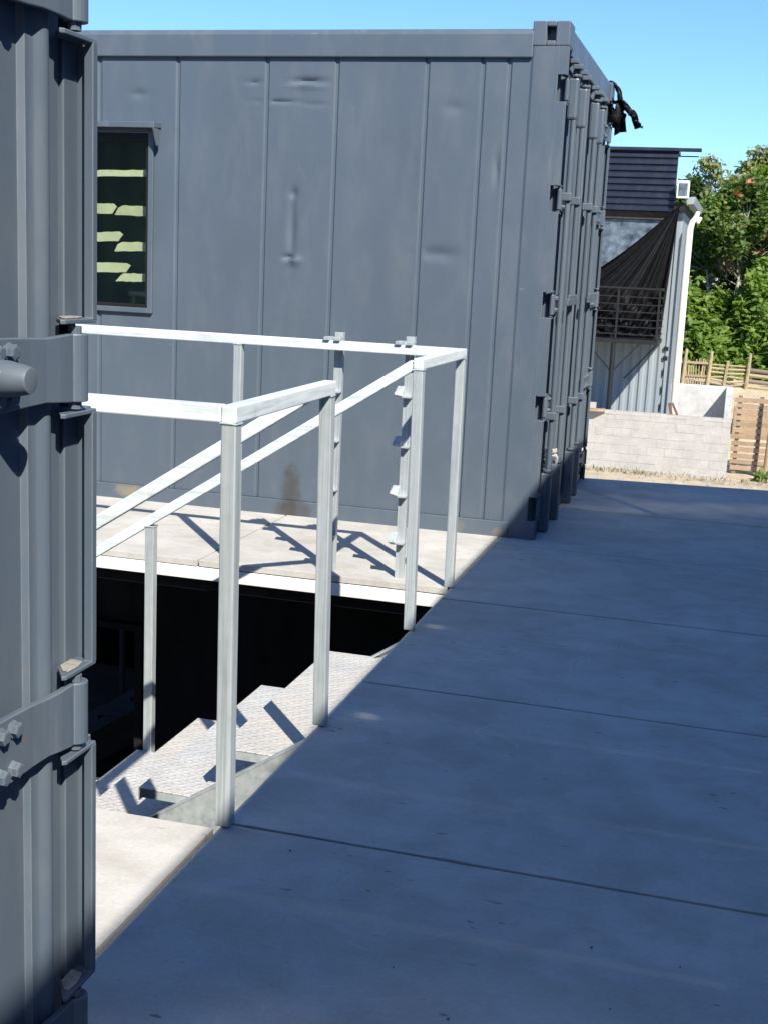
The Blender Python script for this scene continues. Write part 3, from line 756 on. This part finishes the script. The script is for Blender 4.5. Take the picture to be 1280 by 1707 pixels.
# ------------------------------------------------------------------ far yard: block wall, grey building, fences
def block_wall():
    Y = 28.55
    root = empty('block_wall', (-1.7, Y, GZ), 'low whitewashed block wall in front of the grey building', 'wall')
    xr = -.02; xl = -5.2; top = -1.585
    MB().box(xl, xr-.02, Y+.0035, Y+.15, GZ-.1, top-.05).build('mortar_core', 'mortar', root)
    L, H, g = .39, .19, .005
    bm = mesh_of(MB().box(0, L-g, 0, .16, 0, H-g), 'block', 'block')
    bh = mesh_of(MB().box(0, L/2-g, 0, .16, 0, H-g), 'block', 'block')
    z = GZ+.02; c = 0
    while z < top-.12:
        x = xr - .20; first = True
        if c % 2: x = xr
        while x > xl:
            half = (c % 2 == 0 and first)
            if half: inst(bh, 'block', root, (xr-L/2, Y+rnd.uniform(-.003, .003), z)); first = False
            else:
                x -= L; inst(bm, 'block', root, (x + (L/2-.195 if False else 0), Y+rnd.uniform(-.003, .003), z), (0, 0, rnd.uniform(-.01, .01)))
        z += H; c += 1
    MB().box(xl, xr+.004, Y-.004, Y+.17, top-.055, top).build('coping', 'block', root, .008)
    MB().box(xl, xr-.3, Y-.02, Y+.0, GZ-.05, GZ+.07).build('footing', 'mortar', root, .01)
block_wall()
def plank_on_wall():
    mb = MB(); 
    mb.add([(-3.6, 28.35, -1.585), (-2.90, 28.38, -1.583), (-2.75, 28.5, -1.583), (-2.85, 28.68, -1.583), (-3.6, 28.7, -1.583),
            (-3.6, 28.35, -1.55), (-2.92, 28.38, -1.53), (-2.75, 28.5, -1.548), (-2.85, 28.68, -1.54), (-3.6, 28.7, -1.55)],
           [(4,3,2,1,0), (5,6,7,8,9), (0,1,6,5), (1,2,7,6), (2,3,8,7), (3,4,9,8), (4,0,5,9)])
    tag(mb.build('plywood_offcut', 'pallet_wood'), 'broken tan plywood offcut lying on the block wall beside the container', 'plywood')
    b = MB().box(-3.5, -2.98, 28.42, 28.62, -1.53, -1.40); tag(b.build('cement_block', 'block', None, .01), 'pale cement block sitting on the plywood offcut', 'block')
    for i, (x, a) in enumerate(((-1.335, -.05), (-1.20, -.12))):
        m = MB().bar((x+.02, 28.63, -1.584), (x+a, 28.66, -1.30), .07, .04); tag(m.build('timber_stub', 'rusty'), ('left' if i == 0 else 'right')+' one of two short brown timber stubs at the foot of the white pipe', 'timber', 'timber stubs by the pipe')
plank_on_wall()

def far_building():
    Y = 30.2; XR = -1.53
    root = empty('grey_building', (-4, Y, GZ), 'two-storey pale grey building with dark ribbed upper cladding and balcony', 'building')
    # corrugated wall
    prof = []; x = -10.0
    while x < XR-.30:
        prof += [(x, Y), (x+.06, Y), (x+.10, Y+.035), (x+.16, Y+.035)]; x += .20
    prof += [(XR-.26, Y), (XR-.05, Y), (XR, Y+.02)]
    MB().strip(prof, 2, GZ, 2.86).build('wall', 'paint_light', root)
    MB().box(-10, XR, Y+.06, Y+5.5, GZ, 2.9).build('body', 'paint_light', root)
    MB().bar((XR-.07, Y-.012, GZ), (XR-.07, Y-.012, 2.75), .10, .05, (0, 1, 0)).build('corner_trim', 'paint_light', root, .01)
    for zz in (-.20, -.42):
        MB().box(XR-.17, XR-.06, Y-.05, Y-.038, zz-.045, zz+.045).build('anchor_plate', 'black_steel', root)
    for k, zz in enumerate((-.75, -1.15, -1.55)):
        MB().box(XR-.15, XR-.12, Y-.045, Y-.038, zz-.09, zz+.09).build('tie_slot', 'black_steel', root)
    # upper cladding: ribbed dark sheets, one per course
    z = 2.88; n = 9; hh = (4.20-2.88)/n
    for i in range(n):
        z0 = 2.88+i*hh
        MB().prism([(Y-.20, z0+.004), (Y-.235, z0+.012), (Y-.235, z0+hh*.62), (Y-.20, z0+hh*.78), (Y-.19, z0+hh), (Y-.12, z0+hh), (Y-.12, z0+.004)], 0, -9.5, -1.735).build('cladding_board', 'paint_navy', root)
    MB().box(-9.5, -1.75, Y-.30, Y+.9, 4.205, 4.275).build('roof', 'paint_navy', root, .005); MB().box(-1.749, -1.24, Y-.30, Y-.05, 4.21, 4.272).build('roof_edge', 'paint_navy', root, .005)
    MB().box(-2.0, -1.30, Y-.05, Y-.02, 4.10, 4.125).build('roof_purlin', 'paint_navy', root)
    MB().box(-9.5, -1.76, Y-.10, Y+.05, 2.70, 2.875).build('beam', 'brown_beam', root, .005)
    MB().box(-9.3, -2.0, Y-.03, Y-.015, 1.2, 2.69).build('plastic_glazing', 'mottled_sheet', root)
    # pipe, gutter, floodlight box
    MB().tube([(-1.20, Y-.10, 2.90), (-1.225, Y-.13, 2.80), (-1.30, Y-.19, 2.68), (-1.345, Y-.20, 2.52), (-1.345, Y-.20, -2.2), (-1.345, Y-.2, -2.88)], [.05, .055, .062, .08, .085, .085], 16).build('drain_pipe', 'pvc', root, 0, True)
    MB().tube([(-1.13, Y-.06, 2.78), (-1.19, Y-.10, 2.66)], .04, 12).build('drain_branch', 'pvc', root, 0, True)
    gt = MB()
    gt.prism([(-1.48, 3.20), (-1.27, 3.22), (-1.30, 3.06), (-1.45, 3.05)], 1, Y-.36, Y-.345)
    gp = [(-1.48, 3.20), (-1.45, 3.05), (-1.30, 3.06), (-1.27, 3.22)]
    gt.strip(gp, 1, Y-.344, Y+4.5)
    gt.build('gutter', 'paint_light', root)
    MB().box(-1.735, -1.49, Y-.30, Y+4.5, 2.90, 3.06).build('soffit', 'black_steel', root)
    bx = MB(); bx.box(-1.70, -1.42, Y-.46, Y-.36, 3.17, 3.56); b = bx.build('floodlight', 'white_paint', root, .02)
    MB().box(-1.66, -1.46, Y-.466, Y-.461, 3.22, 3.50).build('lens', 'mottled_sheet', b)
    # balcony
    by = 28.78; xr = -1.76; xl = -6.0
    bal = MB().box(xl, xr, by, Y-.02, -.06, .03).build('balcony', 'black_steel', root, .005)
    for k in range(7):
        zz = .14+k*.165
        MB().box(xl, xr-.03, by+.005, by+.03, zz-.012, zz+.012).build('rail_bar', 'black_steel', bal)
        MB().box(xr-.03, xr-.005, by+.035, Y-.03, zz-.012, zz+.012).build('rail_bar', 'black_steel', bal)
    MB().box(xl, xr+.02, by-.02, by+.04, 1.135, 1.175).build('hand_rail', 'black_steel', bal)
    MB().box(xr-.05, xr, by+.041, Y-.03, 1.135, 1.175).build('hand_rail', 'black_steel', bal)
    for x in (xr-.045, -2.70, -3.75, -4.8, -5.9):
        MB().box(x-.02, x+.025, by-.01, by+.035, .031, 1.134).build('rail_post', 'black_steel', bal)
    # support post with branching braces
    for x in (-2.73, -4.9):
        MB().tube([(x, by+.05, GZ), (x, by+.05, -.07)], .055, 10).build('support_post', 'black_steel', bal)
        MB().bar((x, by+.05, -.72), (x+.55, by+.05, -.08), .035).build('brace', 'black_steel', bal)
        MB().bar((x, by+.05, -.72), (x-.50, by+.05, -.20), .035).build('brace', 'black_steel', bal)
    MB().bar((-1.80, by+.10, -.08), (-2.55, Y-.04, -.95), .02).build('brace', 'black_steel', bal)
far_building()

def shade_cloth():
    root = empty('shade_cloth', (-2.4, 29.6, .1), 'black pleated sheeting draped from the roof corner down behind the balcony rail', 'sheeting')
    apex = Vector((-1.60, 29.72, 3.02))
    # lower hem runs along the balcony, from the building corner to the left
    n = 96; m = 26; vs = []; fs = []; r = random.Random(11)
    amp = [r.uniform(.4, 1.3) for _ in range(n+1)]; ph = [r.uniform(-.6, .6) for _ in range(n+1)]
    for i in range(n+1):
        t = i/n
        # the fold line of the hem: near the wall on the right, up-left on the left
        if t < .5: low = Vector((-1.80, 29.85, .08)).lerp(Vector((-3.3, 29.20, .08)), t/.5)
        else: low = Vector((-3.3, 29.20, .08)).lerp(Vector((-4.8, 29.5, .75)), (t-.5)/.5)
        for j in range(m+1):
            s = j/m
            p = apex.lerp(low, s)
            sag = -.22*math.sin(math.pi*s)*(.3+t)
            fold = (.075*math.sin(i*.72+ph[i])+.08*math.sin(i*.31+1))*amp[i//3]*(.18+s)
            p = p + Vector((fold*.35, -abs(.10*math.sin(math.pi*s)) - fold, sag + fold*.30))
            if s > .62: p = p + Vector((0, .05*math.sin(j*1.9+i*.35), .05*math.sin(j*1.6+i*.21)))
            vs.append(p)
    for i in range(n):
        for j in range(m):
            a = i*(m+1)+j; fs.append((a, a+1, a+m+2, a+m+1))
    mb = MB(); mb.add(vs, fs); o = mb.build('sheet', 'tarp', root, 0, True); o.modifiers.remove(o.modifiers['split'])
    mb = MB()
    for k in range(7):
        x = -1.95-k*.24; mb.tube([(x-.12, 29.10, .10), (x, 29.06, .13+.02*(k % 2)), (x+.12, 29.1, .10)], [.03, .055, .03], 8)
    mb.build('rolled_hem', 'tarp', root, 0, True)
shade_cloth()

def planter_wall():
    root = empty('plastered_wall', (-.7, 32, GZ), 'pale plastered corner wall behind the block wall, with a triangular shadow', 'wall')
    MB().box(-1.75, -.06, 32.0, 32.15, GZ, -1.135).build('back_face', 'plaster', root, .01)
    MB().box(-.215, -.06, 30.9, 31.999, GZ, -1.135).build('return_face', 'plaster', root, .01)
planter_wall()

def fences():
    # pallet fence at the right
    Y = 29.6
    root = empty('pallet_fence', (.5, Y, GZ), 'fence of pale pallet slats to the right of the block wall', 'fence', 'timber fences')
    z = GZ+.10
    for k in range(12):
        hh = rnd.uniform(.085, .115)
        m = MB().box(.01+rnd.uniform(-.02, .03), 1.9, Y-.02, Y+.005, z, z+hh); o = m.build('slat', 'pallet_wood', root, .003)
        o.rotation_euler = (0, rnd.uniform(-.022, .022), 0)
        z += hh+rnd.uniform(.03, .06)
    for x in (.08, .55, 1.1, 1.65):
        MB().box(x, x+.09, Y+.006, Y+.10, GZ, z).build('stringer_block', 'old_wood', root)
    ztop = z
    r2 = empty('brushwood_panel', (.4, 29.8, ztop), 'grey-brown panel of thin sticks above the pallet fence', 'fence', 'timber fences')
    z = ztop+.02
    while z < -1.16:
        m = MB(); pts = [(x, 29.75+rnd.uniform(-.015, .015), z+rnd.uniform(-.012, .012)) for x in np.linspace(.02, 1.7, 8)]
        m.tube(pts, rnd.uniform(.012, .02), 6); m.build('stick', 'old_wood', r2); z += .034
    for x in (.10, .95): MB().box(x, x+.05, 29.78, 29.82, GZ+.4, -1.15).build('batten', 'old_wood', r2)
    p = MB().tube([(.80, 29.25, GZ-.1), (.83, 29.25, -1.9), (.84, 29.25, -.95)], [.055, .05, .045], 9)
    tag(p.build('fence_pole', 'pallet_wood', None, 0, True), 'upright peeled timber pole in front of the pallet fence', 'pole')
    # back fence: woven canes, then rails, then planks
    Yb = 36.0; gz = -1.5
    b = empty('cane_fence', (-1, Yb, gz), 'fence of upright yellow canes under the green bank', 'fence', 'timber fences')
    x = -4.0
    while x < -.72:
        h = rnd.uniform(.54, .80)
        MB().bar((x, Yb+rnd.uniform(-.02, .02), gz-.1), (x+rnd.uniform(-.05, .05), Yb, gz+h), rnd.uniform(.022, .05)).build('cane', 'bamboo', b); x += .062
    for zz in (gz+.28, gz+.64): MB().bar((-4, Yb-.04, zz), (-.70, Yb-.04, zz+.02), .04, .06).build('rail', 'pallet_wood', b)
    c = empty('rail_fence', (.2, Yb, gz), 'fence of horizontal cane rails right of the upright cane fence', 'fence', 'timber fences')
    z = gz
    while z < gz+.72:
        a, d = rnd.uniform(-.045, .045), rnd.uniform(-.04, .04)
        MB().tube([(-.70, Yb, z+a), (-.2, Yb-.01, z+d), (.26, Yb, z+a)], rnd.uniform(.025, .04), 7).build('rail', 'bamboo', c); z += .105
    for x in (-.28,): MB().bar((x-.06, Yb-.06, gz-.1), (x+.02, Yb-.06, gz+.76), .07, .04).build('batten', 'bamboo', c)
    d = empty('log_fence', (.9, Yb, gz), 'fence of grey-green logs and planks at the right below the bank', 'fence', 'timber fences')
    for k, zz in enumerate((gz+.05, gz+.20, gz+.36, gz+.50)):
        MB().tube([(.30, Yb-.02, zz+.04), (1.0, Yb-.03, zz), (2.6, Yb-.02, zz+.02)], [.06, .055, .05], 8).build('log', 'old_wood' if k % 2 else 'bamboo', d, 0, True)
    MB().bar((1.12, Yb-.4, gz-.4), (1.28, Yb-.3, gz+.62), .20, .05).build('plank', 'pallet_wood', d, .004)
    MB().bar((1.28, Yb-.3, gz+.52), (2.8, Yb-.35, gz+.56), .05, .24).build('plank', 'pallet_wood', d, .004)
    MB().box(1.45, 2.8, Yb-.6, Yb-.5, gz-.2, gz+.46).build('board', 'pallet_wood', d, .004)
    for n, (x, h, lab) in enumerate(((-1.42, 1.02, 'thick tan stake nearest the white pipe'), (-.74, 1.0, 'tan stake where the cane fence meets the rail fence'), (.28, 1.0, 'leaning stake where the rail fence meets the log fence'), (1.30, .95, 'thin stake above the log fence at the right'))):
        m = MB().tube([(x-.04, Yb-.07, gz-.3), (x, Yb-.07, gz+h*.5), (x+.02, Yb-.07, gz+h)], [.055, .05, .04], 8)
        tag(m.build('fence_stake', 'bamboo', None, 0, True), lab, 'stake', 'stakes along the far fence')
    # tan earth step in front
    m = MB().box(.0, 3.2, 33.0, 33.6, GZ+.2, -1.72); tag(m.build('timber_step', 'pallet_wood', None, .02), 'pale plank step behind the brushwood panel', 'step')
fences()

# ------------------------------------------------------------------ vegetation
def leaf_mesh(name, pts, size, mat, parent, seed, up=.35, elong=1.7, droop=0, sunny=1.3):
    """one folded leaf (two triangles pairs) per point; pts: Nx3 array in world coordinates"""
    rg = np.random.default_rng(seed); n = len(pts)
    org = np.array(parent['_org']) if parent is not None else np.zeros(3)
    d = rg.normal(size=(n, 3)); d[:, 2] = d[:, 2]*.6 - droop; d /= np.linalg.norm(d, axis=1)[:, None]
    nn = rg.normal(size=(n, 3)); nn[:, 2] += up*2.2; nn += sunny*np.array([.55, -.75, .85]); nn -= (nn*d).sum(1)[:, None]*d; nn /= np.linalg.norm(nn, axis=1)[:, None]
    sd = np.cross(d, nn); L = (size*rg.uniform(.4, 1.75, n))[:, None]; W = L/elong
    p = np.asarray(pts) - org
    v0 = p; v1 = p + d*L*.5 + sd*W*.5 + nn*W*.12; v2 = p + d*L - nn*L*.08; v3 = p + d*L*.5 - sd*W*.5 + nn*W*.12
    V = np.stack([v0, v1, v2, v3], 1).reshape(-1, 3)
    F = (np.arange(n)[:, None]*4 + np.array([0, 1, 2, 0, 2, 3])[None]).reshape(-1)
    me = bpy.data.meshes.new(name); me.vertices.add(n*4); me.vertices.foreach_set('co', V.astype(np.float32).ravel())
    me.loops.add(n*6); me.loops.foreach_set('vertex_index', F.astype(np.int32)); me.polygons.add(n*2)
    me.polygons.foreach_set('loop_start', np.arange(0, n*6, 3, dtype=np.int32)); me.polygons.foreach_set('loop_total', np.full(n*2, 3, dtype=np.int32))
    me.update(); me.validate(); me.materials.append(M[mat])
    o = bpy.data.objects.new(name, me); col.objects.link(o)
    if parent is not None: o.parent = parent; o['_org'] = tuple(org)
    return o
def clumps(rg, centers, rads, per):
    out = []
    for c, r in zip(centers, rads):
        d = rg.normal(size=(per, 3)); d /= np.linalg.norm(d, axis=1)[:, None]
        rr = r*rg.uniform(.25, 1, per)**.5
        out.append(np.array(c) + d*rr[:, None]*np.array([1, 1, .75]))
    return np.concatenate(out)
def tree(label, x, y, gz, h, w, mat, seed, bark='bark', leaf=.22, nclump=26, per=170, lo=.35, flowers=0, droop=0, name='broadleaf_tree', lean=0):
    rg = np.random.default_rng(seed); root = empty(name, (x, y, gz), label, 'tree', 'trees on the slope')
    tp = [(x, y, gz-.2)]; cur = np.array([x, y, gz-.2])
    for k in range(6):
        t = (k+1)/6; cur = np.array([x + lean*h*t + rg.normal()*.10, y + rg.normal()*.10, gz + h*.80*t]); tp.append(tuple(cur))
    r0 = .035*h**.75*(.55 if bark == 'pale_bark' else 1)
    mb = MB(); mb.tube(tp, [r0*(1-.75*k/6) for k in range(7)], 9)
    cs = []; rs = []
    for k in range(nclump):
        t = lo + (1-lo)*rg.uniform(0, 1)**.8; a = rg.uniform(0, 2*math.pi)
        prof = math.sin(math.pi*min(1, (t-lo)/(1-lo)*.82+.16))
        rad = w*.5*prof*rg.uniform(.35, 1)
        c = np.array([x+lean*h*t+rad*math.cos(a), y+rad*math.sin(a), gz+h*t*.97]); cs.append(c); rs.append(w*rg.uniform(.10, .19))
        ti = max(.25, t-.22); j = ti/.80*6; j0 = int(min(5, j)); st = np.array(tp[j0])*(1-min(1, j-j0)) + np.array(tp[j0+1])*min(1, j-j0)
        mid = (st+c)/2 + np.array([0, 0, -.06*h*rg.uniform(0, 1)])
        mb.tube([st, mid, c], [r0*.30, r0*.20, r0*.07], 6)
    mb.build('trunk', bark, root, 0, True)
    P = clumps(rg, cs, rs, per); leaf_mesh('crown', P, leaf, mat, root, seed+1, droop=droop)
    if flowers:
        pk = rg.choice(len(cs), flowers); F = clumps(rg, [cs[i]+np.array([rg.normal()*.2, -rs[i]*.9, rs[i]*.5]) for i in pk], [.11]*flowers, 14)
        leaf_mesh('blossoms', F, .11, 'blossom', root, seed+2, elong=1.3)
    return root
def vegetation():
    gh = lambda y: GZ+1.45+(y-36)*.13
    # leafy bank right behind the fence
    rg = np.random.default_rng(2)
    n = 34000
    px = rg.uniform(-9, 10, n); t = rg.uniform(0, 1, n)
    top = 1.25+.35*np.sin(px*1.1+.5)+.30*np.sin(px*2.7)+.22*np.sin(px*6.1)+rg.normal(0, .16, n)
    base = -1.25
    lump = .45*np.sin(px*3.3+t*5)+.35*np.sin(px*7.1-t*9)+.25*np.sin(px*13+t*17)
    pz = base+(top-base)*t; py = 36.9+t*2.6+lump*.6+rg.uniform(0, .40, n)
    pts = np.stack([px, py, pz], 1)
    o = leaf_mesh('bank_foliage', pts, .21, 'leaf_bright', None, 21, up=.5, elong=2.0, droop=.3)
    tag(o, 'dense bright green leafy bank behind the far fence', 'foliage', kind='stuff')
    mb = MB(); vs = []; fs = []
    for i in range(40):
        x = -10+.55*i; vs += [(x, 37.5, -1.6), (x, 40.0, .9+.3*math.sin(x*1.1+.5)), (x, 48, 1.0)]
    for i in range(39):
        a = i*3; fs += [(a, a+3, a+4, a+1), (a+1, a+4, a+5, a+2)]
    mb.add(vs, fs); tag(mb.build('bank_soil', 'soil_dark'), kind='structure')
    # shrub layer above the bank
    n = 26000
    px = rg.uniform(-9, 10, n); pz = rg.uniform(.6, 3.5, n); py = 42.2+rg.uniform(0, 1.6, n)+.8*np.sin(px*1.7+pz*1.4)+.4*np.sin(px*4+pz*3)
    o = leaf_mesh('shrub_foliage', np.stack([px, py, pz], 1), .20, 'leaf_bright', None, 22, up=.3, elong=1.8)
    tag(o, 'tangled green undergrowth between the bank and the trees', 'foliage', kind='stuff')
    T = tree
    T('orange-blossomed tree with a pale thin trunk above the bank', -.30, 40.8, .2, 4.3, 2.9, 'leaf_mid', 31, 'pale_bark', .15, 40, 150, .38, 10, name='flowering_tree')
    T('pale slender trunk tree just right of the white pipe', -1.15, 41.4, .2, 3.7, 2.3, 'leaf_bright', 32, 'pale_bark', .15, 30, 130, .42)
    T('large broadleaf tree at the right edge, its crown low over the bank', 1.15, 42.6, .6, 4.6, 3.1, 'leaf_bright', 33, 'bark', .18, 44, 200, .2)
    T('dense dark tree right behind the floodlight', -2.15, 45.0, .6, 4.1, 1.7, 'leaf_dark', 34, 'bark', .18, 24, 220, .4)
    T('bushy mid green tree between the blossoms and the feathery crowns', .35, 45.5, .8, 4.3, 2.7, 'leaf_bright', 35, 'bark', .18, 30, 220, .3)
    T('feathery pale tree rising against the sky by the roof edge', -1.65, 47.0, .8, 4.85, 2.3, 'leaf_pale', 36, 'pale_bark', .14, 40, 48, .50, droop=.8, name='feathery_tree')
    T('feathery pale tree rising against the sky at the right edge', .25, 47.5, .8, 5.25, 2.9, 'leaf_pale', 37, 'pale_bark', .14, 54, 120, .45, droop=.6, name='feathery_tree')
    T('broad dark tree hidden behind the grey building', -5.5, 44.5, .6, 3.9, 4.0, 'leaf_dark', 38, 'bark', .24, 26, 160, .25)
    T('mid green tree standing outside the right edge of the picture', 4.2, 44.0, .6, 5.0, 4.0, 'leaf_mid', 39, 'bark', .24, 30, 160, .25)
    # brown dry vine
    r = empty('dry_vine', (-.6, 40.0, 1.6), 'brown dried vine hanging between the pale trunks', 'vine')
    rg = np.random.default_rng(5); P = np.stack([rg.normal(-.62, .13, 380), rg.normal(40.1, .1, 380), rg.uniform(1.75, 2.65, 380)], 1)
    leaf_mesh('foliage', P, .13, 'leaf_brown', r, 51, droop=1.5, elong=3)
    mb = MB(); mb.tube([(-.6, 40.15, 1.5), (-.64, 40.12, 2.2), (-.55, 40.2, 2.95)], [.02, .02, .015], 6); mb.build('stem', 'bark', r)
    # dry tufts and weeds at the foot of the block wall
    rg = np.random.default_rng(9); P = []
    for (x, y, w, k) in ((-2.75, 28.35, .25, 60), (-2.2, 28.3, .3, 80), (-1.75, 28.3, .2, 50), (-.9, 28.2, .3, 40), (-.2, 28.1, .3, 40), (.5, 28.3, .3, 40)):
        P.append(np.stack([rg.normal(x, w, k), rg.normal(y, .12, k), np.full(k, GZ)], 1))
    o = leaf_mesh('dry_grass', np.concatenate(P), .10, 'dry_grass', None, 61, droop=-1.6, elong=5); tag(o, 'dry grass tufts along the foot of the block wall', 'grass', kind='stuff')
    rg = np.random.default_rng(19); P = clumps(rg, [(.72, 28.7, GZ+.10)], [.16], 70)
    w = empty('green_weed', (.72, 28.7, GZ), 'small green weed at the foot of the timber pole', 'weed'); leaf_mesh('leaves', P, .12, 'leaf_mid', w, 62)
vegetation()
def rubble():
    rg = random.Random(4); mb = MB()
    for k in range(260):
        x = rg.uniform(-4, 2.5); y = rg.uniform(24, 28.4); s = rg.uniform(.01, .045)
        z = GZ; vs = [(x+rg.uniform(-s, s)+dx*s, y+dy*s, z-.005+dz*s*rg.uniform(.5, 1)) for dx in (-1, 1) for dy in (-1, 1) for dz in (0, 1)]
        mb.add(vs, [(0,1,3,2), (4,6,7,5), (0,4,5,1), (2,3,7,6), (0,2,6,4), (1,5,7,3)])
    tag(mb.build('gravel', 'mortar'), 'scattered pale stones on the sandy yard', 'gravel', kind='stuff')
rubble()
def crumbs():
    rg = random.Random(14); mb = MB()
    for k in range(70):
        x = rg.uniform(-1.1, 1.0); y = rg.uniform(1.9, 8.8); q = rg.uniform(.0008, .0024)
        vs = [(x+dx*q*rg.uniform(.5, 1.6), y+dy*q*rg.uniform(.5, 1.4), .0005+dz*q*rg.uniform(.4, .9)) for dx in (-1, 1) for dy in (-1, 1) for dz in (0, 1)]
        mb.add(vs, [(0,1,3,2), (4,6,7,5), (0,4,5,1), (2,3,7,6), (0,2,6,4), (1,5,7,3)])
    tag(mb.build('grit', 'soil_dark'), 'dark grit scattered on the shaded walkway boards', 'grit', kind='stuff')
crumbs()
for o in bpy.data.objects:
    if '_org' in o: del o['_org']
